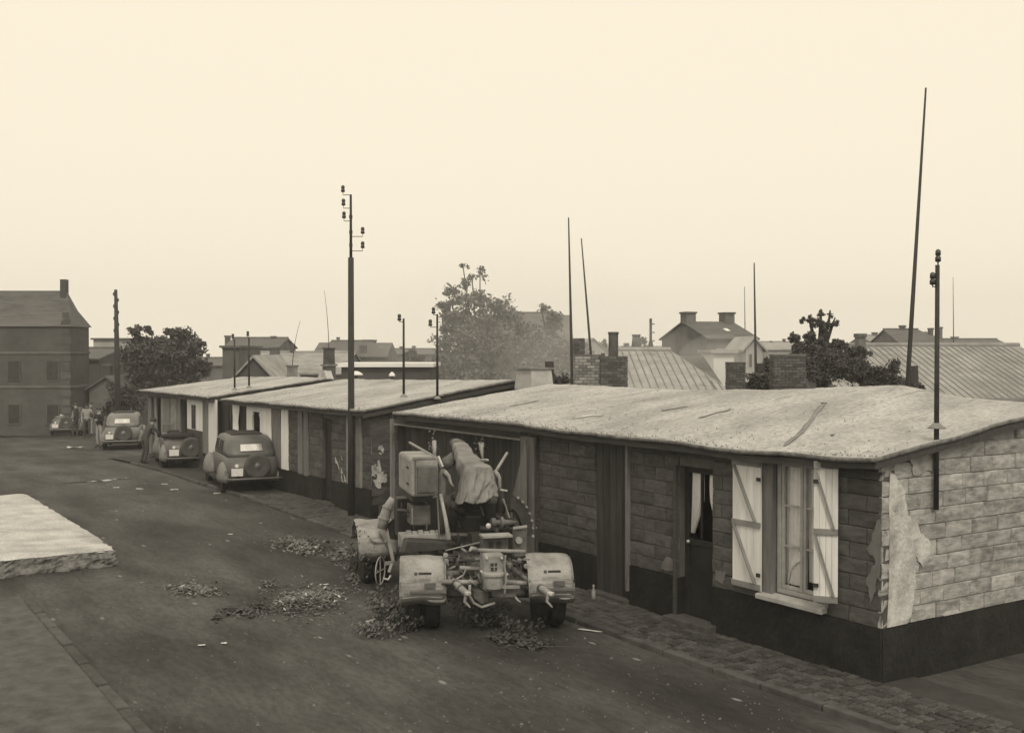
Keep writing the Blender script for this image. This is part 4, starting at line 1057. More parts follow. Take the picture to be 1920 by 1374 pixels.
tree('big hazy pyramidal leafy tree in the centre behind the barracks', [(885, 520, 24, 14, .16), (872, 560, 36, 26, .36), (908, 560, 30, 24, .4), (850, 590, 30, 24, .6), (935, 590, 36, 28, .8), (885, 620, 50, 36, 1), (840, 660, 26, 34, .8), (890, 680, 60, 40), (950, 660, 55, 42), (1000, 690, 50, 38), (1050, 700, 45, 32), (960, 710, 60, 25), (838, 545, 14, 9, .3), (1075, 665, 30, 26, .8), (868, 498, 7, 6, .4), (985, 630, 30, 26), (850, 700, 30, 26), (836, 620, 14, 24, .5), (1090, 700, 20, 24), (1020, 660, 34, 26, 1.1), (1050, 680, 34, 26, 1.1), (975, 660, 30, 30), (900, 505, 10, 6, .3), (832, 580, 14, 16, .4)], 64, 30000, .13, 'leaf2', seed=2, base_px=900, clump=.5)
tree('small airy treetop right of the big central tree', [(1028, 590, 16, 14, .7), (1035, 612, 16, 14, .9), (1015, 580, 8, 8, .5), (1045, 600, 10, 12, .6), (1034, 640, 20, 22)], 80, 2600, .13, 'leaf2', seed=3)
tree('sparse tree with a dark forked tuft above the right bushes', [(1518, 600, 20, 7, .9), (1540, 611, 20, 7, .9), (1562, 606, 11, 6, .8), (1539, 590, 6, 8, .7), (1556, 592, 5, 5, .5), (1487, 632, 14, 8, 1.2), (1518, 632, 10, 9, 1), (1546, 628, 6, 12, 1), (1530, 655, 40, 18), (1575, 650, 22, 14, .8), (1500, 660, 18, 14), (1540, 640, 14, 12, 1), (1560, 675, 40, 16), (1605, 665, 20, 16)], 33.5, 15000, .042, 'leaf', seed=4, base_px=1540, clump=.2)
tree('broad dark bush mass right of the wide brick chimney', [(1545, 690, 45, 30), (1590, 690, 36, 26), (1630, 705, 36, 20), (1670, 715, 30, 14), (1615, 660, 20, 12, .6), (1672, 690, 14, 16, .7)], 33, 12000, .052, 'leaf', name='bush', cat='bush', seed=5, clump=.3)
tree('low dark bush left of the wide brick chimney', [(1425, 712, 26, 18), (1440, 690, 16, 16, .8), (1410, 722, 16, 10)], 33, 2600, .07, 'leaf', name='bush', cat='bush', seed=6, clump=.28)
tree('low bush at the foot of the very tall mast', [(1700, 725, 24, 10), (1722, 732, 16, 8)], 31, 1600, .06, 'leaf', name='bush', cat='bush', seed=7, clump=.25)
tree('spiky hazy bush on the skyline behind the small pipes', [(775, 668, 12, 14), (790, 672, 10, 10), (765, 672, 8, 10)], 70, 900, .11, 'leaf', name='bush', cat='bush', seed=8)
tree('dark shrub in front of the whitewashed shed at left', [(232, 745, 30, 30), (215, 770, 20, 22), (250, 765, 16, 26)], 54, 3500, .09, 'leaf', name='bush', cat='bush', seed=9)
tree('faint tiny tree on the skyline left of the pot chimney', [(1132, 640, 8, 12), (1135, 655, 12, 8)], 130, 600, .2, 'leaf', seed=10)
tree('faint tiny tree beside the slim tapering chimney', [(1206, 645, 10, 10), (1172, 650, 6, 8)], 130, 600, .2, 'leaf', seed=11)
tree('dark ivy clump behind the small ridge vent', [(1000, 705, 14, 12), (1030, 712, 20, 10), (1060, 716, 18, 8)], 36, 1600, .07, 'leaf', name='bush', cat='bush', seed=12)

# ------------------------------------------------------------------ haze: real air round the whole place
hm = bpy.data.materials.new('town_haze'); hm.use_nodes = True; t_ = hm.node_tree; t_.nodes.clear()
pv = t_.nodes.new('ShaderNodeVolumePrincipled'); pv.inputs['Density'].default_value = .0011; pv.inputs['Color'].default_value = (1, 1, 1, 1); pv.inputs['Anisotropy'].default_value = .3
oo = t_.nodes.new('ShaderNodeOutputMaterial'); t_.links.new(pv.outputs[0], oo.inputs['Volume'])
MB().box((0, 10, 11), (1160, 1160, 28)).build('haze', hm, kind='stuff')

# ------------------------------------------------------------------ the towed gun on its two bogies
pL, pR = G(793, 1184, .05), G(1031, 1179, .05)
gc = (pL+pR)/2; GR = R(15)
gun = thing('towed_gun', 'pale dusty anti-aircraft gun on two wheeled bogies with canvas-covered breech', 'gun', (gc.x, gc.y, gz(gc.x, gc.y)+.01), GR)
gx, gy = Vector((math.cos(GR), math.sin(GR), 0)), Vector((-math.sin(GR), math.cos(GR), 0))
def gp(px, py, yl):
    d = raydir(px, py); c = (Vector((0, 0, H))-gun.location).dot(gy); k = (yl-c)/d.dot(gy)
    p = Vector((0, 0, H))+d*k-gun.location; return Vector((p.dot(gx), yl, p.z))
def gwidth(pxs, yl): return pxs/F*(gun.location.y+yl)
def wheel(parent, c, r, wd, axis=(1, 0, 0), dual=False, rim='gun_mid'):
    ax = Vector(axis).normalized(); c = Vector(c); offs = (-wd*.27, wd*.27) if dual else (0,); tw_ = wd*.46 if dual else wd
    wo_ = bpy.data.objects.new('wheel', None); COL.objects.link(wo_); wo_.parent = parent
    mb = MB()
    for o in offs: mb.lathe(c+ax*o, ax, [(r*.62, -tw_/2*.8), (r*.86, -tw_/2), (r*.97, -tw_*.36), (r, -tw_*.15), (r, tw_*.15), (r*.97, tw_*.36), (r*.86, tw_/2), (r*.62, tw_/2*.8)], 32)
    mb.build('tyre', M['rubber'], wo_, smooth=True)
    mb = MB(); mb.lathe(c, ax, [(r*.12, -wd*.56), (r*.2, -wd*.5), (r*.3, -wd*.3), (r*.6, -wd*.36), (r*.63, -wd*.3), (r*.63, wd*.3), (r*.6, wd*.36), (r*.3, wd*.3), (r*.2, wd*.5), (r*.12, wd*.56)], 24)
    for k in range(6):
        a = k*math.pi/3; e = ax.orthogonal().normalized(); f_ = ax.cross(e)
        for sg in (-1, 1): mb.tube(c+(e*math.cos(a)+f_*math.sin(a))*r*.3+ax*sg*wd*.28, c+(e*math.cos(a)+f_*math.sin(a))*r*.3+ax*sg*wd*.36, r*.035, n=6)
    mb.build('rim', M[rim], wo_, smooth=False)
    return wo_
def mudguard(parent, c, ax, wd, rad, zc, zlow, m, fwd_low=.75, dents=0, seed=0, side=1):
    ax = Vector(ax).normalized(); fw = Vector((-ax.y, ax.x, 0)); c = Vector(c)
    prof = [(-rad, zlow), (-rad*1.0, zlow+.1), (-rad, zlow+.22)]
    for i in range(15):
        a = math.pi-(math.pi-.35)*i/14
        prof.append((rad*math.cos(a)*1.0, zc+rad*math.sin(a)))
    def f(a, b):
        q = a*(len(prof)-1); i = min(int(q), len(prof)-2); k = q-i
        y = prof[i][0]+(prof[i+1][0]-prof[i][0])*k; z = prof[i][1]+(prof[i+1][1]-prof[i][1])*k
        x = (b-.5)*wd; e = max(0, abs(b-.5)*2-.84)/.16; sh = 1-(.07 if (b-.5)*side > 0 else .015)*e*e
        dn = dents*nz((x*4, y*4, z*4), 1, seed)
        p = c+ax*x+fw*(y*sh+dn)+Vector((0, 0, (z-zc)*(sh if z > zc else 1)+zc-c.z+dn)); return p
    o = MB(); o.grid(f, 34, 22); g = o.build('mudguard', m, parent, smooth=True, solid=.014)
    lip = MB(); lip.path([f(i/30, 0) for i in range(31)], [.014]*31, 6); lip.path([f(i/30, 1) for i in range(31)], [.014]*31, 6); lip.path([f(0, i/10) for i in range(11)], [.012]*11, 6); lip.build('rolled_edge', m, g, smooth=True)
    def back(xx, z): return c+ax*xx-fw*(rad+.02)+Vector((0, 0, z-c.z))
    return g, back
axn = (pR-pL); axl = Vector((axn.dot(gx), axn.dot(gy), 0)).normalized()
def loc_of(p): q = p-gun.location; return Vector((q.dot(gx), q.dot(gy), 0))
nL, nR = loc_of(pL), loc_of(pR)
fwv = Vector((-axl.y, axl.x, 0))
for c, sg in ((nL, -1), (nR, 1)):
    cc_ = c+fwv*.32; wheel(gun, cc_+Vector((0, 0, .47)), .47, .5 if sg < 0 else .46, axl, dual=True)
    g, back = mudguard(gun, cc_, axl, .64, .58, .46, .56, M['gun_grey'], seed=sg+3, dents=.02, side=1 if sg < 0 else 1)
    # lamp slot, reflector, number plate without writing, step bar
    MB().bar(back(-.06, .9), back(.12, .9), .03, .03).build('handle_slot', M['gun_dark'], g)
    MB().tube(back(-.1, .9), back(-.1, .9)-fwv*.03, .025, n=12).build('lamp', M['gun_mid'], g)
    MB().tube(back(-.15*sg if sg < 0 else .18, .66), back(-.15*sg if sg < 0 else .18, .66)-fwv*.02, .035, n=12).build('reflector', M['gun_mid'], g)
    MB().bar(back(.02, .73), back(.18, .73), .02, .07).build('plate', M['gun_mid'], g)
    MB().bar(back(-.18, .64), back(.33, .64), .06, .05).build('step_bar', M['gun_mid'], g, bevel=.01)
    for q in (-.26, -.22, .2, .26): MB().tube(back(q, .62), back(q, .62)-fwv*.012, .008, n=6).build('bolt', M['gun_mid'], g)
# far bogie
pf = G(704, 1090, .1); fL = loc_of(pf)+Vector((.0, .15, 0)); fR = fL+Vector((1.9, 0, 0))
for c, sg in ((fL, -1), (fR, 1)):
    wheel(gun, c+Vector((0, 0, .47)), .47, .46, (1, 0, 0), dual=True)
    g, back = mudguard(gun, c, (1, 0, 0), .66, .60, .5, .64, M['gun_grey'], seed=sg+8, dents=.045)
    for k in range(5): MB().bar(back(random.uniform(-.2, .2), random.uniform(.7, 1.)), back(random.uniform(-.2, .2), random.uniform(.7, 1.)), .006, .012).build('scrape', M['gun_mid'], g)
    if sg < 0: MB().bar(back(-.06, .62), back(.3, .62), .05, .05).build('step_bar', M['gun_mid'], g, bevel=.01)
fy = fL.y
def part(mb, name, m, **k): return mb.build(name, M[m], gun, **k)
part(MB().bar((.05, -.2, .8), (-.05, fy+.2, .8), .34, .2), 'chassis_beam', 'gun_mid', bevel=.02)
part(MB().tube(nL+fwv*.32+Vector((.25, 0, .47)), nR+fwv*.32+Vector((-.25, 0, .47)), .06), 'axle', 'gun_mid', smooth=True)
part(MB().tube(fL+Vector((.2, 0, .47)), fR+Vector((-.2, 0, .47)), .06), 'axle', 'gun_mid', smooth=True)
part(MB().tube(gp(828, 1090, -.15), gp(905, 1092, -.15), .035), 'cross_tube', 'gun_grey', smooth=True)
part(MB().tube(gp(948, 1090, -.15), gp(1002, 1095, -.1), .035), 'cross_tube', 'gun_grey', smooth=True)
for a, b, tip in (((824, 1066), (874, 1111), (880, 1113)), ((952, 1060), (1028, 1111), (1037, 1114))):
    p0, p1, p2 = gp(*a, .5), gp(*b, -.62), gp(*tip, -.68)
    o = part(MB().path([p0, p1], [.036, .045], 14), 'towing_arm', 'gun_grey', smooth=True)
    MB().bar(p1, p2, .075, .05).build('arm_shoe', M['bright'], o, bevel=.01)
    MB().path([p1+Vector((0, 0, -.03)), p1+Vector((-.02, 0, -.12)), p1+Vector((.05, -.03, -.2))], [.028, .022, .012], 8).build('claw', M['gun_grey'], o)
    for k in (.35, .6, .8):
        q = p0+(p1-p0)*k; MB().tube(q, q+(p1-p0).normalized()*.05, .052, n=14).build('collar', M['gun_mid'], o)
# centre housing
ya = -.35
c0, c1 = gp(908, 1040, ya), gp(946, 1108, ya)
o = part(MB().box(((c0.x+c1.x)/2, ya+.16, (c0.z+c1.z)/2), (c1.x-c0.x, .3, c0.z-c1.z)), 'coupling_housing', 'gun_grey', bevel=.035)
q = gp(926, 1062, ya); MB().box((q.x, ya-.005, q.z), (.09, .02, .1)).build('recess_shade', M['gun_dark'], o)  # dark plate on the face, painted as the shade of a recess
MB().box((q.x, ya-.02, q.z), (.01, .014, .1)).build('rib', M['gun_grey'], o); MB().box((q.x, ya-.02, q.z), (.09, .014, .01)).build('rib', M['gun_grey'], o)
q = gp(925, 1088, ya-.04); MB().lathe(q-Vector((0, 0, .1)), (0, 0, 1), [(.13, 0), (.13, .17), (.16, .18), (.16, .21), (.1, .22)], 16).build('swivel', M['gun_grey'], o, smooth=False)
for px_, py_ in ((912, 1045), (940, 1045), (950, 1075), (902, 1070)): q = gp(px_, py_, ya-.0); MB().tube(q, q-Vector((0, .04, 0)), .018, n=6).build('bolt', M['bright'], o)
part(MB().tube(gp(892, 1031, -.15), gp(984, 1034, -.15), .028), 'cross_tube', 'gun_grey', smooth=True)
part(MB().path([gp(893, 1031, -.2), gp(884, 1028, -.25), gp(880, 1033, -.3)], [.04, .034, .014], 8), 'horn', 'gun_grey', smooth=True)
part(MB().path([gp(875, 1036, -.2), gp(866, 1028, -.25)], [.03, .012], 8), 'horn', 'gun_grey', smooth=True)
yb = .15; a, b = gp(905, 1004, yb), gp(953, 1032, yb)
o = part(MB().box(((a.x+b.x)/2, yb+.1, (a.z+b.z)/2), (b.x-a.x, .2, a.z-b.z)), 'bracket_box', 'gun_mid', bevel=.012)
MB().box(((a.x+b.x)/2, yb-.02, a.z), (b.x-a.x+.06, .26, .03)).build('lid', M['gun_grey'], o)
for px_ in (920, 935): q = gp(px_, 1021, yb); MB().box((q.x, yb-.004, q.z), (.07, .02, .1)).build('recess_shade', M['gun_dark'], o)  # dark plates painted as shaded openings
# low pan and brackets
part(MB().path([gp(881, 1096, -.3), gp(880, 1115, -.3), gp(888, 1130, -.3), gp(903, 1138, -.3), gp(928, 1130, -.3)], [.02]*5, 8), 'bow', 'gun_grey', smooth=True)
part(MB().prism([gp(920, 1100, -.34), gp(973, 1100, -.34), gp(966, 1120, -.34), gp(925, 1120, -.34)], (0, .2, 0)), 'lower_bracket', 'gun_mid', bevel=.01)
part(MB().bar(gp(918, 1100, -.4), gp(974, 1100, -.4), .05, .04), 'lower_bracket_rim', 'gun_grey')
part(MB().prism([gp(886, 1104, -.2), gp(918, 1108, -.2), gp(916, 1128, -.2), gp(903, 1134, -.2), gp(889, 1122, -.2)], (0, .12, 0)), 'drip_pan', 'gun_mid', bevel=.02)
part(MB().path([gp(965, 1118, -.3), gp(972, 1126, -.35), gp(976, 1128, -.35)], [.02, .015, .01], 6), 'hook', 'gun_grey')
part(MB().path([gp(948, 1040, -.4), gp(946, 1060, -.42), gp(949, 1080, -.42), gp(946, 1112, -.4)], [.016]*4, 6), 'chain', 'gun_grey')
for (x0, y0, x1, y1, yl, r, m) in ((862, 1064, 900, 1066, .0, .05, 'gun_grey'), (832, 1076, 862, 1074, .1, .07, 'gun_mid'), (866, 1084, 874, 1066, -.1, .018, 'gun_grey'), (960, 1050, 985, 1058, .1, .03, 'gun_mid'), (835, 1032, 906, 1015, .5, .016, 'gun_grey'), (856, 1060, 862, 1040, .1, .02, 'gun_mid'), (845, 1092, 868, 1078, -.1, .02, 'gun_grey'), (826, 1050, 900, 1052, .6, .05, 'gun_dark'), (955, 1046, 966, 1082, .0, .03, 'gun_mid'), (896, 1075, 906, 1100, -.25, .03, 'gun_mid'), (893, 1098, 880, 1086, -.25, .022, 'gun_grey')):
    part(MB().tube(gp(x0, y0, yl), gp(x1, y1, yl), r*.62), 'linkage_rod', m, smooth=True)
# right upright folded leg and toothed sector behind it
o = part(MB().bar(gp(974, 1044, .35), gp(975, 988, .35), .2, .14, up=(0, 1, 0)), 'folded_leg', 'gun_mid', bevel=.03)
q = gp(972, 1012, .25); MB().tube(q, q-Vector((0, .05, 0)), .05, n=14).build('boss', M['gun_grey'], o)
MB().bar(gp(962, 990, .24), gp(988, 986, .24), .03, .03).build('strap', M['gun_grey'], o)
yq = 1.2; cc_ = gp(948, 1000, yq); mb = MB(); pts = []
for i in range(15): a = R(-5+80*i/14); pts.append((cc_.x+.44*math.cos(a), yq, cc_.z+.62*math.sin(a)))
for i in range(15): a = R(75-80*i/14); pts.append((cc_.x+.27*math.cos(a), yq, cc_.z+.42*math.sin(a)))
n = len(pts)
for i in range(14):
    mb.prism([pts[i], pts[i+1], pts[n-2-i], pts[n-1-i]], (0, .1, 0))
o = part(mb, 'gear_sector', 'gun_dark')
for i in range(0, 14, 2):
    q = Vector(pts[i]); MB().tube(q, q-Vector((0, .04, 0)), .022, n=6).build('bolt', M['gun_grey'], o)
part(MB().prism([gp(962, 990, 1.3), gp(964, 950, 1.3), gp(975, 955, 1.3), gp(990, 1000, 1.3)], (0, .06, 0)), 'side_plate', 'gun_mid')
# pedestal, carriage, platform
part(MB().lathe((gp(888, 960, 1.7).x, 1.9, .85), (0, 0, 1), [(.5, 0), (.45, .15), (.3, .3), (.26, .75), (.34, .85)], 24), 'pedestal', 'gun_dark', smooth=True)
a, b = gp(835, 935, 1.7), gp(952, 1000, 1.7)
part(MB().box(((a.x+b.x)/2, 2.2, (a.z+b.z)/2-.05), ((b.x-a.x), .8, (a.z-b.z))), 'carriage', 'gun_dark', bevel=.06)
a, b = gp(746, 935, 2.4), gp(835, 1003, 2.4)
part(MB().box(((a.x+b.x)/2, 2.6, (a.z+b.z)/2), ((b.x-a.x), .3, (a.z-b.z))), 'dark_backdrop', 'gun_dark', bevel=.02)  # dark filler box added as a backdrop behind the deck
a, b = gp(771, 948, 1.25), gp(808, 984, 1.25)
o = part(MB().box(((a.x+b.x)/2, 1.45, (a.z+b.z)/2), ((b.x-a.x), .4, (a.z-b.z))), 'control_box', 'gun_mid', bevel=.02)
MB().bar(gp(773, 952, 1.23), gp(773, 982, 1.23), .02, .03, up=(0,1,0)).build('edge_strip', M['gun_grey'], o)
part(MB().bar(gp(745, 955, 1.5), gp(772, 957, 1.5), .03, .03), 'rail', 'gun_mid')
part(MB().prism([gp(757, 1036, .8), gp(764, 1014, .8), gp(846, 1018, .8), gp(846, 1030, .8)], (0, .5, .0)), 'dark_plank', 'gun_dark', bevel=.01)
part(MB().prism([gp(752, 1031, 1.1), gp(752, 1003, 1.1), gp(846, 999, 1.1), gp(846, 1012, 1.1), gp(766, 1008, 1.1), gp(757, 1031, 1.1)], (0, .3, 0)), 'deck_frame', 'gun_grey', bevel=.01)
for i in range(7): q = gp(766+i*11, 998+random.uniform(-1, 1), 1.2); part(MB().box(q, (.07, .07, random.uniform(.03, .07))), 'deck_fitting', 'gun_grey')
part(MB().bar(gp(845, 1001, 1.2), gp(905, 1003, 1.2), .04, .04), 'deck_rail', 'gun_mid')
part(MB().box(gp(893, 1008, 1.0), (.2, .3, .14)), 'step_block', 'gun_dark')
# stowed box on the left
y0, y1 = .95, 2.15; a, b = gp(771, 859, y0), gp(822, 930, y0)
o = part(MB().box(((a.x+b.x)/2, (y0+y1)/2, (a.z+b.z)/2), (b.x-a.x, y1-y0, a.z-b.z)), 'equipment_box', 'gun_grey', bevel=.05)
MB().box(((a.x+b.x)/2+.03, y0-.02, (a.z+b.z)/2-.03), ((b.x-a.x)*.75, .06, (a.z-b.z)*.72)).build('front_bulge', M['gun_mid'], o, bevel=.03)
MB().bar((a.x+.02, y0-.012, a.z+.005), (b.x-.02, y0-.012, a.z+.005), .02, .03).build('lid_edge', M['gun_grey'], o)
for zz in (.72, .3): MB().box((a.x-.012, y0+.28, b.z+(a.z-b.z)*zz), (.02, .13, .025)).build('latch', M['gun_dark'], o)
MB().box((a.x+.06, y0-.01, (a.z+b.z)/2), (.02, .02, (a.z-b.z)*.9)).build('seam_strip', M['gun_mid'], o)
part(MB().box(((a.x+b.x)/2, 1.6, b.z-.05), (b.x-a.x-.1, .9, .1)), 'box_bracket', 'gun_dark')
# left column and lever
part(MB().path([gp(829, 1000, 1.1), gp(828, 940, 1.1), gp(830, 890, 1.1), gp(831, 879, 1.1)], [.05, .06, .075, .035], 12), 'column', 'gun_mid', smooth=True)
part(MB().path([gp(833, 884, 1.), gp(841, 892, 1.), gp(845, 905, 1.), gp(850, 912, 1.)], [.04, .03, .022, .018], 8), 'crank', 'gun_grey', smooth=True)
part(MB().path([gp(826, 926, .95), gp(836, 975, .8), gp(842, 1012, .7)], [.024, .03, .036], 10), 'lever', 'gun_grey', smooth=True)
part(MB().path([gp(820, 935, 1.05), gp(824, 1008, .9)], [.014, .014], 6), 'thin_rod', 'gun_mid')
part(MB().bar(gp(767, 829, 1.8), gp(822, 860, 1.3), .034, .034), 'raised_bar', 'gun_grey', bevel=.01)
part(MB().bar(gp(821, 856, 1.2), gp(829, 876, 1.1), .03, .05), 'raised_bar', 'bright')
part(MB().path([gp(814, 826, 1.5), gp(815, 858, 1.4)], [.035, .025], 8), 'stub_post', 'gun_grey', smooth=True)
part(MB().bar(gp(951, 849, 2.1), gp(930, 883, 1.4), .04, .04), 'raised_bar', 'gun_grey', bevel=.01)
part(MB().path([gp(927, 882, 1.3), gp(932, 890, 1.3), gp(936, 896, 1.3), gp(937, 917, 1.25)], [.03, .045, .032, .026], 10), 'joint_arm', 'gun_grey', smooth=True)
part(MB().path([gp(936, 917, 1.2), gp(941, 930, 1.2), gp(938, 960, 1.2)], [.05, .06, .08], 10), 'sight_mount', 'gun_dark', smooth=True)
part(MB().tube(gp(938, 918, 1.1), gp(951, 920, 1.1), .014), 'small_handle', 'bright')
part(MB().path([gp(943, 935, 1.05), gp(948, 948, 1.05), gp(955, 970, 1.05)], [.02, .012, .014], 6), 'thin_rod', 'gun_grey')
o = part(MB().lathe(gp(920, 979, .9), (1, .0, -.05), [(.03, 0), (.07, .01), (.07, .07), (.04, .08), (.04, .14), (.09, .15), (.09, .19), (.05, .2), (.045, .3), (.02, .42)], 14), 'traverse_gear', 'gun_mid')
part(MB().lathe(gp(915, 985, .8), (0, -1, 0), [(.02, 0), (.04, .01), (.04, .04), (.015, .05)], 12), 'lens_cap', 'bright')
for (x0, y0_, x1, y1_, yl, r) in ((900, 990, 960, 996, 1.1, .04), (945, 960, 962, 985, 1.2, .05), (930, 990, 934, 1003, .8, .03), (960, 935, 965, 960, 1.4, .04), (845, 945, 870, 960, 1.3, .07), (850, 925, 862, 945, 1.4, .06)):
    part(MB().tube(gp(x0, y0_, yl), gp(x1, y1_, yl), r), 'mechanism_rod', 'gun_dark', smooth=True)
part(MB().path([gp(902, 830, 2.3), gp(903, 845, 2.25), gp(905, 862, 2.2)], [.045, .03, .018], 8), 'stub_post', 'gun_grey', smooth=True)
part(MB().bar(gp(897, 863, 2.1), gp(915, 862, 2.1), .12, .03), 'sight_rest', 'bright', bevel=.01)
# canvas over breech and cradle, barrel beyond
def crease(x, y, z):
    v = Vector((x, y, z)); a = 1-abs(noise.noise(v*3.1+Vector((3, 1, 7))))*2.4; b = 1-abs(noise.noise(v*7.3+Vector((1, 5, 2))))*2.4; return .62*a+.3*b
KEYS = [(858, 833, 5, 3, 3.7), (861, 836, 13, 8, 3.5), (864, 841, 17, 11, 3.1), (868, 847, 16, 11, 2.8), (869, 853, 19, 14, 2.5), (873, 861, 18, 16, 2.25), (876, 871, 23, 20, 2.0), (886, 884, 25, 23, 1.75), (893, 896, 30, 30, 1.5), (896, 902, 30, 33, 1.25), (897, 900, 24, 26, 1.17), (898, 896, 10, 12, 1.14)]
def cov(a, b):
    q = a*(len(KEYS)-1); i = min(int(q), len(KEYS)-2); k = q-i; e = [KEYS[i][m]+(KEYS[i+1][m]-KEYS[i][m])*k for m in range(5)]
    th = 2*math.pi*b; c = gp(e[0], e[1], e[4]); sq = 1/max(abs(math.cos(th)), abs(math.sin(th)))**.45
    p = Vector((math.cos(th)*gwidth(e[2], e[4]), 0, math.sin(th)*gwidth(e[3], e[4])))*sq*.93
    w_ = crease(c.x+p.x, e[4]*.8, c.z+p.z); return c+p*(1+.10*w_)+Vector((0, -.03*w_, 0))
cv = MB(); cv.grid(cov, 90, 72)
o = part(cv, 'canvas_cover', 'canvas', smooth=True)
def skirt(a, b):
    ang = math.pi*(1-a); wpx = 25+15*b**.8
    x = 896+wpx*math.cos(math.pi-math.pi*(1-a)) if False else 896-wpx*math.cos(math.pi*a)
    low = 40+10*math.sin(a*math.pi*1.3+.2)+7*abs(math.sin(a*7.5+.6))
    y = 876+b*(low+14); yl = 1.2-.36*math.sin(a*math.pi)*(.55+.5*b)
    q = gp(x-5*b, y, yl); w_ = crease(q.x*1.6+b*.4, a*2, q.z*.7)
    q.y -= .09*w_*(.3+b); q.x += .03*w_*b; return q
MB().grid(skirt, 90, 40).build('canvas_skirt', M['canvas'], o, smooth=True, solid=.008)
MB().path([gp(874, 868, 1.7), gp(884, 871, 1.6), gp(898, 863, 1.7), gp(914, 862, 1.7)], [.012, .02, .02, .008], 6).build('canvas_fold', M['canvas'], o, smooth=True)
part(MB().path([gp(862, 838, 3.4), gp(856, 832, 4.6), gp(850, 829, 6.2)], [.13, .1, .08], 14), 'barrel', 'gun_mid', smooth=True)
part(MB().path([gp(838, 868, 2.6), gp(846, 862, 3.2), gp(850, 856, 4.)], [.11, .1, .09], 12), 'recuperator', 'gun_mid', smooth=True)
# pale segmented trunk leaning over the far left mudguard
tr_ = [gp(716, 991, fy-.7), gp(720, 972, fy-.7), gp(727, 952, fy-.7), gp(737, 934, fy-.7)]
o = part(MB().path(tr_, [.085, .092, .085, .062], 12), 'segmented_trunk', 'gun_grey', smooth=True)
for k, r_ in ((1, .108), (2, .1)):
    d = (tr_[k+1]-tr_[k-1]).normalized(); MB().lathe(tr_[k]-d*.015, d, [(r_*.8, 0), (r_, .005), (r_, .03), (r_*.8, .035)], 16).build('flange', M['gun_grey'], o)
part(MB().bar(gp(724, 990, fy-.65), gp(737, 1052, fy-.9), .05, .03), 'side_strut', 'gun_grey')
part(MB().prism([gp(724, 985, fy-.55), gp(746, 965, fy-.55), gp(746, 1040, fy-.55), gp(737, 1048, fy-.55)], (0, .05, 0)), 'side_panel', 'gun_dark')
# small fittings crowding the coupling and the deck
rc = random.Random(44)
for i in range(64):
    x0, y0_ = rc.uniform(832, 985), rc.uniform(1036, 1108); yl = rc.uniform(-.1, .6); a_ = rc.choice((0, 0, 1.57, .5, -.6, 1.2)); L_ = rc.uniform(6, 26)
    p0, p1 = gp(x0, y0_, yl), gp(x0+L_*math.cos(a_), y0_+L_*math.sin(a_)*.7, yl+rc.uniform(-.1, .1)); m_ = rc.choice(('gun_grey', 'gun_mid', 'gun_dark', 'gun_mid'))
    if rc.random() < .5: part(MB().bar(p0, p1, rc.uniform(.015, .05), rc.uniform(.012, .03)), 'linkage_bar', m_)
    else: part(MB().tube(p0, p1, rc.uniform(.008, .022), n=8), 'linkage_rod', m_, smooth=True)
    if i % 3 == 0: part(MB().lathe(p0-Vector((0, .02, 0)), (0, -1, 0), [(.02, 0), (.035, .005), (.035, .03), (.012, .035)], 8), 'bolt_head', 'gun_grey')
for i in range(40):
    x0, y0_ = rc.uniform(750, 985), rc.uniform(940, 1030); yl = rc.uniform(1.1, 1.6); a_ = rc.choice((0, 1.57, 1.3, .4)); L_ = rc.uniform(8, 26)
    p0, p1 = gp(x0, y0_, yl), gp(x0+L_*math.cos(a_), y0_+L_*math.sin(a_), yl)
    part(MB().bar(p0, p1, rc.uniform(.012, .04), rc.uniform(.012, .03)), 'linkage_bar', rc.choice(('gun_mid', 'gun_dark', 'gun_dark')))
# hand wheel by the far bogie
hc = gp(713, 1070, fy-1.0); mb = MB(); ang = R(62); ex = Vector((math.cos(ang), math.sin(ang), 0))
rg = [hc+ex*math.cos(2*math.pi*k/28)*.23+Vector((0, 0, math.sin(2*math.pi*k/28)*.23)) for k in range(29)]
mb.path(rg, [.012]*29, 6, False)
for k in range(4): mb.path([hc, rg[k*7]], [.01, .01], 5, False)
part(mb, 'hand_wheel', 'gun_grey', smooth=True)
part(MB().bar(gp(722, 1056, fy-1), gp(738, 1054, fy-1), .03, .06), 'brake_bracket', 'gun_grey'); part(MB().bar(gp(734, 1056, fy-1), gp(729, 1072, fy-1), .04, .04), 'brake_bracket', 'bright')
part(MB().path([gp(718, 1084, fy-1), gp(728, 1086, fy-1), gp(733, 1078, fy-1)], [.02]*3, 6), 'brake_lever', 'bright')

# ------------------------------------------------------------------ cars
def rrect(y0, y1, hw, z, r=.2, hwf=None, n=6):
    hwf = hwf or hw; pts = []
    for cx_, cy_, a0 in ((hwf-r, y1-r, 0), (-hwf+r, y1-r, 90), (-hw+r, y0+r, 180), (hw-r, y0+r, 270)):
        for k in range(n+1): a = R(a0+90*k/n); pts.append(Vector((cx_+r*math.cos(a), cy_+r*math.sin(a), z)))
    return pts
def ellip(c, rad, zcut, m, parent, name, n=20):
    rings = []; zs = [zcut]+[c[2]+rad[2]*math.sin(R(a)) for a in range(0, 91, 12) if c[2]+rad[2]*math.sin(R(a)) > zcut+.01]
    for z in zs:
        k = math.sqrt(max(.002, 1-((z-c[2])/rad[2])**2)); rings.append([Vector((c[0]+rad[0]*k*math.cos(2*math.pi*i/n), c[1]+rad[1]*k*math.sin(2*math.pi*i/n), z)) for i in range(n)])
    return MB().rings(rings).build(name, m, parent, smooth=True)
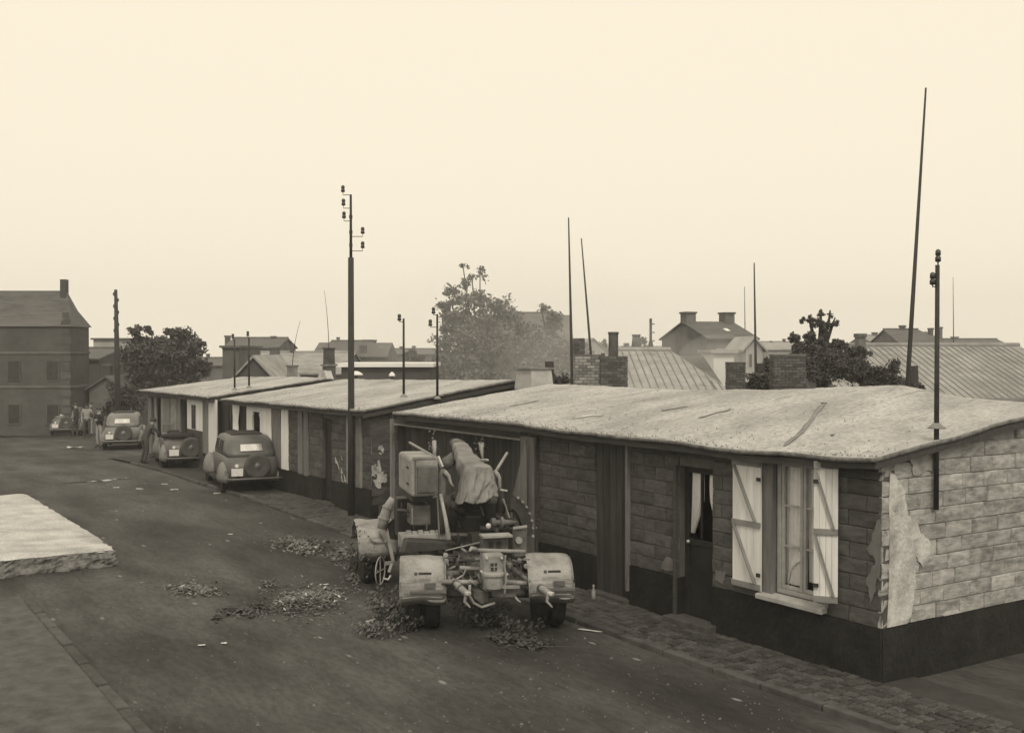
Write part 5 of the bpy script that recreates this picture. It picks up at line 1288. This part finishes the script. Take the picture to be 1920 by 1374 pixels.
def car(label, loc, rz, kind='sedan', pm='car', pm2=None, group='cars parked along the barracks', spare_x=.08, hgt=1.0):
    rt = thing('parked_car', label, 'car', loc, rz, group); P = M[pm]; P2 = M[pm2 or pm]
    b = MB().rings([rrect(-1.86, .85, .60, .3, .25), rrect(-1.98, .85, .66, .42, .28), rrect(-2.05, .85, .69, .6, .32), rrect(-2.0, .84, .70, .8, .34), rrect(-1.86, .82, .68, .93, .34), rrect(-1.74, .8, .65, .97, .34)]).build('body', P, rt, smooth=True)
    hd = MB().rings([rrect(.7, 2.0, .55, .42, .12, .3), rrect(.7, 2.03, .56, .7, .14, .32), rrect(.7, 2.0, .52, .92, .16, .28), rrect(.7, 1.95, .4, 1.02, .16, .2)]).build('bonnet', P, rt, smooth=True)
    MB().rings([rrect(1.98, 2.06, .26, .5, .03), rrect(1.98, 2.06, .28, .9, .03), rrect(1.97, 2.04, .2, 1.0, .03)]).build('grille', M['chrome'], hd)
    if kind == 'sedan':
        cb = MB().rings([rrect(-1.76, .78, .655, .95, .26), rrect(-1.68, .74, .65, 1.08, .25), rrect(-1.56, .66, .63, 1.24, .24), rrect(-1.42, .56, .60, 1.38, .24), rrect(-1.2, .42, .55, 1.47, .24), rrect(-.9, .2, .44, 1.51, .22), rrect(-.55, -.1, .15, 1.52, .1)]).build('cabin', P, rt, smooth=True)
        y_a, z_a, y_b, z_b = -1.67, 1.1, -1.525, 1.27
        MB().prism([(-.3, y_a+.02, z_a), (.3, y_a+.02, z_a), (.28, y_b+.02, z_b), (-.28, y_b+.02, z_b)], (0, -.045, .02)).build('rear_window', M['rear_glass'], cb)
        for sg in (-1, 1):
            for ya_, yb_ in ((-.95, -.28), (-.2, .42)):
                MB().prism([(sg*.648, ya_, 1.06), (sg*.648, yb_, 1.06), (sg*.60, yb_-.06, 1.35), (sg*.60, ya_+.08, 1.35)], (sg*.016, 0, .004)).build('side_window', M['car_glass'], cb)
        MB().prism([(-.5, .73, 1.08), (.5, .73, 1.08), (.46, .50, 1.37), (-.46, .50, 1.37)], (0, .03, .01)).build('windscreen', M['car_glass'], cb)
        MB().rings([rrect(-.95, .28, .43, 1.49, .1), rrect(-.95, .28, .43, 1.53, .1), rrect(-.9, .23, .39, 1.545, .1)]).build('roof_cloth', M['hood_cloth'], cb)
    else:
        MB().rings([rrect(-1.35, .7, .56, .955, .2), rrect(-1.35, .7, .56, .978, .2)]).build('inside_shade', M['inside_shade'], rt)  # flat black lid painted as the shade inside the open body
        for y_ in (-1.05, -.1): 
            for sx in (-.27, .27): MB().box((sx, y_, 1.02), (.46, .14, .34)).build('seat', M['seat'], rt, bevel=.05)
        hd_ = MB().path([(-.72, -.75, 1.04), (-.7, -1.3, 1.08), (-.45, -1.62, 1.1), (0, -1.7, 1.11), (.45, -1.62, 1.1), (.7, -1.3, 1.08), (.72, -.75, 1.04)], [.05, .08, .1, .1, .1, .08, .05], 10).build('folded_hood', M['hood_cloth'], rt, smooth=True)
        ws = MB(); 
        for sg in (-1, 1): ws.tube((sg*.6, .66, .95), (sg*.56, .5, 1.34), .02, n=6)
        ws.tube((-.56, .5, 1.34), (.56, .5, 1.34), .022, n=6); wso = ws.build('windscreen_frame', P2, rt)
        MB().prism([(-.58, .65, .99), (.58, .65, .99), (.54, .51, 1.32), (-.54, .51, 1.32)], (0, .008, 0)).build('windscreen', M['glass'], wso)
        MB().rings([rrect(-.05, .75, .64, .96, .2), rrect(.1, .7, .62, 1.06, .2), rrect(.4, .66, .5, 1.09, .15)]).build('cowl', P2, rt, smooth=True)
    for sg in (-1, 1):
        ellip((sg*.69, -1.30, .40), (.165, .60, .42), .30, P2, rt, 'rear_wing'); ellip((sg*.66, 1.32, .38), (.21, .62, .47), .3, P2, rt, 'front_wing')  # on grey cars the wings wear a sunlit copy of the paint
        MB().box((sg*.72, 0, .32), (.24, 1.7, .05)).build('running_board', M['hood_cloth'], rt)
        for y_ in (-1.32, 1.32): wheel(rt, (sg*.70, y_, .34), .34, .15, (1, 0, 0), rim=pm)
        MB().lathe((sg*.42, 1.7, .82), (0, 1, 0), [(.03, -.12), (.1, -.04), (.12, .05), (.11, .08), (.02, .1)], 14).build('headlight', M['chrome'], rt, smooth=True)
        MB().tube((sg*.73, -1.9, .6), (sg*.73, -1.94, .6), .035, n=10).build('tail_light', M['chrome'], rt)
    MB().path([(-.74, -2.12, .42), (-.6, -2.2, .42), (.6, -2.2, .42), (.74, -2.12, .42)], [.03]*4, 8).build('bumper', P, rt, smooth=True)
    for sg in (-1, 1): MB().box((sg*.4, -2.1, .42), (.06, .2, .04)).build('bumper_iron', M['hood_cloth'], rt)
    c = Vector((spare_x, -2.06, .74)); wo_ = bpy.data.objects.new('spare_wheel', None); COL.objects.link(wo_); wo_.parent = rt
    MB().lathe(c, (0, -1, 0), [(.2, -.05), (.3, -.06), (.345, -.02), (.35, .03), (.33, .08), (.27, .1), (.21, .08)], 28).build('tyre', M['spare'], wo_, smooth=True)
    MB().lathe(c, (0, -1, 0), [(.22, .05), (.215, .075), (.16, .06), (.1, .07), (.07, .1), (.01, .115)], 24).build('rim', P, wo_, smooth=True)
    MB().box((-.46, -2.13, .6), (.3, .02, .2)).build('number_plate', M['plate'], rt); MB().lathe((-.46, -2.06, .76), (0, -1, 0), [(.03, -.08), (.05, 0), (.045, .03), (.01, .04)], 10).build('plate_lamp', M['plate'], rt)
    return rt
M['spare'] = mat('dusty_tyre', .09, .06, bump=.1)
M['rear_glass'] = mat('sky_mirror_pane', .8, .6, scale=5, bump=.1, rough=.15, metal=.85)  # pale metal mirror; brightness seen through the car put into its colour
def car_at(px, py, zg, rz, *a, **k):
    p = G(px, py, zg); fw = Vector((-math.sin(rz), math.cos(rz), 0)); c = p+fw*2.05; c.z = gz(c.x, c.y)
    return car(a[0], c, rz, *a[1:], **k)
car_at(477, 925, .27, R(23), 'nearest parked grey saloon car with round-cornered rear and spare wheel', 'sedan', 'car', 'car_pale_sunlit')
car_at(354, 882, .2, R(22), 'open-topped grey parked car with folded hood and white plate', 'open', 'car', 'car_pale_sunlit')
car_at(228, 849, -.12, R(15), 'farthest of the parked saloon cars in the row, pale and dusty', 'sedan', 'car_pale_sunlit', 'car_pale_sunlit')
car_at(122, 826, -.6, R(12), 'hazy parked car among the people at the far left end of the road', 'sedan', 'car_pale_sunlit', 'car_pale_sunlit', group=None)

# ------------------------------------------------------------------ people
def person(label, loc, rz, pose, h=1.74, top='uniform', legs='uniform', cap=True):
    rt = thing('person', label, 'person', loc, rz)
    J = dict(pel=(0,0,.94), sp=(0,.01,1.12), ch=(0,.02,1.34), nk=(0,.01,1.49), hd=(0,.03,1.60), ht=(0,.02,1.70),
             sl=(-.18,.01,1.42), el=(-.24,-.03,1.14), wl=(-.23,.06,.9), fl=(-.22,.09,.80), sr=(.18,.01,1.42), er=(.24,-.03,1.14), wr=(.23,.06,.9), fr=(.22,.09,.80),
             hl=(-.1,0,.9), kl=(-.12,.03,.5), al=(-.12,-.02,.1), tl=(-.13,.14,.04), hr=(.1,0,.9), kr=(.12,.03,.5), ar=(.12,-.02,.1), tr=(.13,.14,.04))
    J.update(pose)
    rad = dict(pel=.15, sp=.14, ch=.16, nk=.06, hd=.095, ht=.075, sl=.075, el=.052, wl=.036, fl=.032, sr=.075, er=.052, wr=.036, fr=.032, hl=.095, kl=.07, al=.05, tl=.045, hr=.095, kr=.07, ar=.05, tr=.045)
    E = [('pel','sp'),('sp','ch'),('ch','nk'),('nk','hd'),('hd','ht'),('ch','sl'),('sl','el'),('el','wl'),('wl','fl'),('ch','sr'),('sr','er'),('er','wr'),('wr','fr'),('pel','hl'),('hl','kl'),('kl','al'),('al','tl'),('pel','hr'),('hr','kr'),('kr','ar'),('ar','tr')]
    ks = list(J); me = bpy.data.meshes.new('body'); k = h/1.74
    me.from_pydata([tuple(c*k for c in J[q]) for q in ks], [(ks.index(a), ks.index(b)) for a, b in E], [])
    o = bpy.data.objects.new('body', me); COL.objects.link(o); m_ = o.modifiers.new('sk', 'SKIN'); me.skin_vertices[0].data
    for i, q in enumerate(ks): me.skin_vertices[0].data[i].radius = (rad[q]*k, rad[q]*k*(.72 if q in ('pel', 'sp', 'ch') else 1))
    me.skin_vertices[0].data[0].use_root = True
    o.modifiers.new('s', 'SUBSURF').levels = 1
    dg = bpy.context.evaluated_depsgraph_get(); nm = bpy.data.meshes.new_from_object(o.evaluated_get(dg)); bpy.data.objects.remove(o)
    nm.materials.clear()
    for q in (top, legs, 'skin', 'seat'): nm.materials.append(M[q])
    hands = [Vector(J[q])*k for q in ('wl', 'fl', 'wr', 'fr')]; hd = Vector(J['hd'])*k; nk = Vector(J['nk'])*k; pel = Vector(J['pel'])*k
    for p in nm.polygons:
        c = p.center; p.use_smooth = True
        if (c-hd).length < .16 or min((c-x).length for x in hands) < .05: p.material_index = 2
        elif c.z < .14: p.material_index = 3
        elif c.z < pel.z+.03 and abs(c.x) < .23: p.material_index = 1
    b = bpy.data.objects.new('body', nm); COL.objects.link(b); b.parent = rt
    MB().lathe(hd+Vector((0, .0, .03)), (0, 0, 1), [(.1, 0), (.112, .03), (.108, .08), (.07, .115), (.01, .125)], 14).build('cap' if cap else 'hair', M['uniform' if cap else 'hair'], rt, smooth=True)
    MB().path([hd+Vector((0, .09, .02)), hd+Vector((0, .125, -.02))], [.012, .018], 6).build('nose', M['skin'], rt)
    return rt
def pat(px, py, zg): p = G(px, py, zg); p.z = gz(p.x, p.y); return p
lean = dict(sp=(0,.06,1.1), ch=(0,.2,1.28), nk=(0,.28,1.4), hd=(0,.34,1.5), ht=(0,.36,1.6), sl=(-.17,.2,1.34), sr=(.17,.2,1.34), el=(-.26,.35,1.12), er=(.28,.36,1.12), wl=(-.16,.52,1.05), fl=(-.12,.6,1.04), wr=(.2,.56,1.05), fr=(.2,.64,1.04), kl=(-.16,.08,.5), al=(-.18,-.06,.1), tl=(-.2,.1,.04), kr=(.14,.0,.5), ar=(.16,-.12,.1), tr=(.18,.05,.04))
person('man in dark clothes leaning on the side of the open-topped car', pat(272, 869, .2), R(-40), lean, 1.66)
person('dark standing figure left of the farthest saloon in the row, arms folded', pat(187, 841, -.1), R(150), dict(el=(-.27,.05,1.16), wl=(-.02,.2,1.2), fl=(.06,.22,1.2), er=(.27,.05,1.16), wr=(.02,.2,1.18), fr=(-.06,.22,1.18)), 1.72, 'hair', 'shirt')
person('figure in pale shirt with dark hair in the group at the far end', pat(163, 828, -.5), R(200), dict(el=(-.3,.0,1.18), wl=(-.24,.18,1.3), fl=(-.22,.22,1.36)), 1.7, 'shirt', 'uniform', False)
person('dark-clothed figure beside the hazy car at the far left', pat(143, 826, -.5), R(90), dict(kl=(-.12,.14,.5), al=(-.12,.12,.1), tl=(-.12,.28,.04)), 1.74)
person('man in dark cap at the right edge of the group at the far end', pat(171, 824, -.55), R(120), {}, 1.76, 'uniform', 'shirt')

# ------------------------------------------------------------------ litter, cut branches, weeds
def leafpile(label, cpx, n, size, m='leaf_dry', name='leaf_pile', seed=0, hgt=.08, scraps=0, cat='leaf pile'):
    rnd = random.Random(seed); c0 = G(cpx[0][0], cpx[0][1], gz(*G(cpx[0][0], cpx[0][1], .05).xy)); rt = thing(name, label, cat, (c0.x, c0.y, groundz(c0.x, c0.y)))
    mb = MB(); sc_ = MB(); base = rt.location.copy()
    for (px, py, rx, ry) in cpx:
        for i in range(int(n*rx*ry/sum(q[2]*q[3] for q in cpx))):
            a = rnd.random()*6.283; r_ = min(1.7, abs(rnd.gauss(0, .62))); x_, y_ = px+rx*r_*math.cos(a), py+ry*r_*math.sin(a)
            g = G(x_, y_, base.z); z = groundz(g.x, g.y)-base.z+rnd.random()*hgt*max(.1, 1-r_*.7)+.01
            o = Vector((g.x-base.x, g.y-base.y, z)); s_ = size*rnd.uniform(.5, 1.3); th = rnd.random()*6.28
            u = Vector((math.cos(th), math.sin(th), rnd.uniform(-.5, .6))).normalized(); v = u.cross(Vector((rnd.uniform(-.5, .5), rnd.uniform(-.5, .5), 1))).normalized(); nn_ = u.cross(v)
            (sc_ if i < scraps else mb).add([o-u*s_, o-v*s_*.45+nn_*s_*.15, o+u*s_, o+v*s_*.45+nn_*s_*.15, o], [(0, 1, 4), (1, 2, 4), (2, 3, 4), (3, 0, 4)])
    for _ in range(max(2, n//160)):
        px, py, rx, ry = cpx[rnd.randrange(len(cpx))]; g = G(px+rnd.uniform(-rx, rx)*.6, py+rnd.uniform(-ry, ry)*.6, base.z); th = rnd.random()*6.28; L_ = rnd.uniform(.25, .6)
        o = Vector((g.x-base.x, g.y-base.y, .03+groundz(g.x, g.y)-base.z)); mb.path([o, o+Vector((math.cos(th)*L_*.5, math.sin(th)*L_*.5, .03)), o+Vector((math.cos(th+.3)*L_, math.sin(th+.3)*L_, .01))], [.008, .006, .003], 5)
    mb.build('leaves', M[m], rt)
    for i in range(0, len(sc_.v), 5): MB().add(sc_.v[i:i+5], [(0, 1, 4), (1, 2, 4), (2, 3, 4), (3, 0, 4)]).build('paper_scrap', M['paper'], rt)
    return rt
leafpile('large heap of cut leaves and pale scraps in the middle of the road', [(575, 1128, 62, 26), (545, 1140, 30, 14), (610, 1115, 35, 14)], 2200, .038, seed=1, hgt=.13, scraps=30)
leafpile('dark trail of leaves running left from the large heap', [(450, 1148, 38, 9), (408, 1160, 10, 5), (485, 1138, 22, 7)], 380, .05, 'leaf', seed=2)
leafpile('small low leaf scatter at left beyond the trail', [(355, 1108, 40, 14), (400, 1112, 30, 6)], 420, .045, seed=3, scraps=6)
leafpile('leafy scatter on the road up beyond the large heap', [(550, 1020, 45, 12), (580, 1032, 30, 8)], 460, .055, seed=4, scraps=5)
leafpile('thin leafy scatter against the far wheel of the gun', [(640, 1040, 25, 18), (660, 1080, 18, 14)], 360, .05, seed=5)
leafpile('flattened leaves under the right wheel of the gun', [(960, 1200, 50, 12), (1000, 1212, 35, 8)], 460, .05, 'leaf', seed=6)
leafpile('tiny leaf scatter left of the large heap', [(505, 1098, 16, 6)], 90, .045, seed=12)
def branch(label, px, py, n, spread, hgt, seed):
    rnd = random.Random(seed); g = G(px, py, .06); z = groundz(g.x, g.y); rt = thing('cut_branch', label, 'branch', (g.x, g.y, z)); mb = MB(); tw_ = MB()
    for i in range(n):
        th = rnd.random()*6.28; L_ = spread*rnd.uniform(.5, 1); tip = Vector((math.cos(th)*L_, math.sin(th)*L_*.7, hgt*rnd.uniform(.3, 1))); st_ = Vector((rnd.gauss(0, .1), rnd.gauss(0, .1), .01))
        P_ = [st_, st_*.5+tip*.5+Vector((0, 0, .08)), tip]; tw_.path(P_, [.009, .006, .003], 5)
        for k in range(22):
            q = rnd.random()**.7; o = P_[0]*(1-q)**2+P_[1]*2*q*(1-q)+P_[2]*q*q+Vector((rnd.gauss(0, .05), rnd.gauss(0, .05), rnd.gauss(0, .04))); o.z = max(o.z, .01); s_ = rnd.uniform(.02, .045)
            a = Vector((rnd.gauss(0, 1), rnd.gauss(0, 1), rnd.gauss(0, 1))).normalized(); e = a.orthogonal().normalized(); f_ = a.cross(e)
            mb.add([o-e*s_, o-f_*s_*.5, o+e*s_, o+f_*s_*.5], [(0, 1, 2, 3)])
    mb.build('leaves', M['leaf_dry'] if seed % 2 else M['leaf'], rt); tw_.build('twigs', M['bark'], rt)
branch('leafy cut branches leaning by the near left wheel of the gun', 735, 1165, 26, .5, .5, 1)
branch('wilted branch lying at the lower left of the gun', 705, 1192, 12, .4, .2, 3)
branch('dark leafy branch between the two left wheels of the gun', 760, 1180, 16, .45, .35, 4)
branch('dark leafy branch, also added to darken the space under the coupling between the gun wheels', 900, 1172, 24, .6, .4, 8)  # foliage also added to deepen the dark beneath the gun
branch('leafy branch lying against the right gun wheel', 985, 1185, 14, .4, .25, 10)
branch('short leafy branch tucked by the far left wheel', 672, 1075, 12, .3, .55, 6)
# sprigs stuck on the gun as camouflage, parts of the gun
rnd = random.Random(5); mb = MB()
for (px, py, yl, n, s0_) in ((812, 838, 1.5, 60, .1), (902, 832, 2.3, 50, .08), (690, 1040, fy-.6, 60, .16), (1000, 975, 1.3, 30, .08), (676, 1005, fy-.4, 40, .1)):
    c = gp(px, py, yl)
    for _ in range(n):
        o = c+Vector((rnd.gauss(0, s0_*.6), rnd.gauss(0, s0_*.6), rnd.gauss(0, s0_))); s_ = rnd.uniform(.015, .035); a = Vector((rnd.gauss(0, 1), rnd.gauss(0, 1), rnd.gauss(0, 1))).normalized(); e = a.orthogonal().normalized(); f_ = a.cross(e)
        mb.add([o-e*s_, o-f_*s_*.5, o+e*s_, o+f_*s_*.5], [(0, 1, 2, 3)])
part(mb, 'camouflage_leaves', 'leaf_dry', kind='stuff')
def scrap(label, px, py, lx, ly, seed, m='paper', name='paper_scrap', cat='paper'):
    g = G(px, py, .05); g = G(px, py, gz(g.x, g.y)); rt = MB(); r_ = random.Random(seed)
    rt.grid(lambda a, b: ((a-.5)*lx+.15*ly*nz((a*3, b*3), 1, seed), (b-.5)*ly+.1*lx*nz((a*3, b*3), 1, seed+2), .01+.22*ly*abs(nz((a*2.4, b*2.4), 1, seed+4))), 8, 6)
    o = rt.build(name, M[m], smooth=True, solid=.002); o.location = (g.x, g.y, groundz(g.x, g.y)+.004); o.rotation_euler = (0, 0, r_.uniform(-.6, .6)); tag(o, label, cat)
    return o
scrap('long torn strip of white paper on the road right of the gun', 1112, 1184, .46, .07, 1)
scrap('white folded paper scrap just beyond the large leaf heap', 608, 1095, .16, .08, 2)
scrap('crumpled white paper on the pavement behind the nearest saloon', 550, 946, .3, .22, 3)
scrap('small white scrap on the pavement right behind the saloon bumper', 532, 940, .18, .12, 4)
scrap('small pale scrap on the road left of the nearest saloon wheel', 407, 925, .18, .12, 5)
scrap('pale scrap on the road directly behind the open-topped car', 327, 918, .2, .16, 6)
scrap('pale scrap left of the one behind the open-topped car', 308, 908, .2, .12, 7)
scrap('pale scrap on the road right of the long puddle', 262, 917, .18, .12, 8)
scrap('pale scrap on the road below the long puddle', 218, 915, .18, .1, 9)
scrap('white paper heap near the group at the far end', 139, 838, .6, .35, 10)
scrap('white scrap in the road halfway up beyond the leaf scatter', 432, 1001, .1, .07, 11)
scrap('pale scrap at the bottom of the road left of centre', 378, 1210, .1, .06, 12)
scrap('pale scrap beside the one at the bottom of the road', 420, 1206, .08, .06, 13)
scrap('thin bent white strip among the branches left of the gun', 697, 1165, .05, .25, 14)
scrap('tiny pale sheet as a painted glint at the plinth foot across from the plank door', 1225, 1078, .05, .04, 15)  # pale sheet standing in for a glint on the scratched plinth foot
# white bottle standing on the pavement
g = G(1113, 1105, .25); g.z = pz(st(g)[0])
bt = thing('bottle', 'small pale bottle standing on the pavement by the dark plinth', 'bottle', g)
MB().lathe((0, 0, 0), (0, 0, 1), [(.03, 0), (.034, .01), (.034, .12), (.014, .17), (.013, .21)], 14).build('glass_body', M['gun_grey'], bt, smooth=True); MB().lathe((0, 0, .2), (0, 0, 1), [(.017, 0), (.017, .03), (.0, .031)], 10).build('stopper', M['bright'], bt)
# long thin puddle and small pools
M['water'] = mat('puddle_water', .1, .06, bump=.02, rough=.04, spec=1.)
def puddle(label, x0, y0, x1, y1, hw, seed, m='water'):
    a, b = G(x0, y0, gz(*G(x0, y0, 0).xy)), G(x1, y1, gz(*G(x1, y1, 0).xy)); d = (b-a); L_ = d.length; d.normalize(); nrm = Vector((-d.y, d.x, 0)); mb = MB()
    top, bot = [], []
    for i in range(41):
        k = i/40; w_ = hw*math.sin(math.pi*k)**.5*(1+.5*nz((k*5, 0), 1, seed)); p = a+d*L_*k; z = max(groundz(p.x, p.y), groundz((p+nrm*w_).x, (p+nrm*w_).y), groundz((p-nrm*w_).x, (p-nrm*w_).y))+.006
        top.append(((p+nrm*w_).x, (p+nrm*w_).y, z)); bot.append(((p-nrm*w_).x, (p-nrm*w_).y, z))
    mb.add(top+bot, [(i, i+1, 42+i-0, 41+i) for i in range(40)])
    o = mb.build('puddle', M[m]); tag(o, kind='structure'); return o
puddle('', 112, 908, 250, 898, .16, 1)

# chimney smoke drifting across the big tree and the roofs beside it
def smoke(px, py, Y, rad, dens, label):
    m = bpy.data.materials.new('thin_smoke'); m.use_nodes = True; t = m.node_tree; t.nodes.clear(); v = t.nodes.new('ShaderNodeVolumePrincipled')
    v.inputs['Density'].default_value = dens; v.inputs['Color'].default_value = (1, 1, 1, 1); o = t.nodes.new('ShaderNodeOutputMaterial'); t.links.new(v.outputs[0], o.inputs['Volume'])
    c = at(px, py, Y); mb = MB(); nn_ = 20
    mb.rings([[c+Vector((rad[0]*math.cos(R(a))*math.cos(6.2832*k/nn_), rad[1]*math.cos(R(a))*math.sin(6.2832*k/nn_), rad[2]*math.sin(R(a)))) for k in range(nn_)] for a in (-88, -70, -50, -30, -10, 10, 30, 50, 70, 88)])
    tag(mb.build('smoke', m, smooth=True, kind='stuff'), label, 'smoke')
smoke(975, 665, 53, (7.5, 6, 5.2), .014, 'thin pale smoke in front of the big central tree')
smoke(1130, 695, 50, (5, 4, 2.4), .02, 'thin pale smoke over the roofs right of the big tree')
smoke(1345, 690, 41, (1.6, 1.5, 1.3), .09, 'small dense puff of pale smoke before the whitewashed shed')
# loose stones and clods on the road
rs = random.Random(9); mb = MB()
for _ in range(4200):
    Y_ = 11+rs.random()**1.6*32; X_ = Y_*rs.uniform(-.47, .35); s_, t_ = st((X_, Y_))
    if t_ < kt+.2 or t_ > kl-.1: continue
    q = rs.uniform(.006, .02)*(1.8 if rs.random() < .06 else 1); z = groundz(X_, Y_)
    mb.add([(X_-q, Y_-q*.7, z-.004), (X_+q, Y_-q*.6, z-.004), (X_+q*.2, Y_+q, z-.004), (X_+rs.uniform(-q, q)*.5, Y_, z+q*.8)], [(0, 1, 3), (1, 2, 3), (2, 0, 3)])
M['stone_bits'] = mat('stone_bits', .16, .06, scale=3, bump=.2, world=True)
mb.build('loose_stones', M['stone_bits'], kind='stuff')
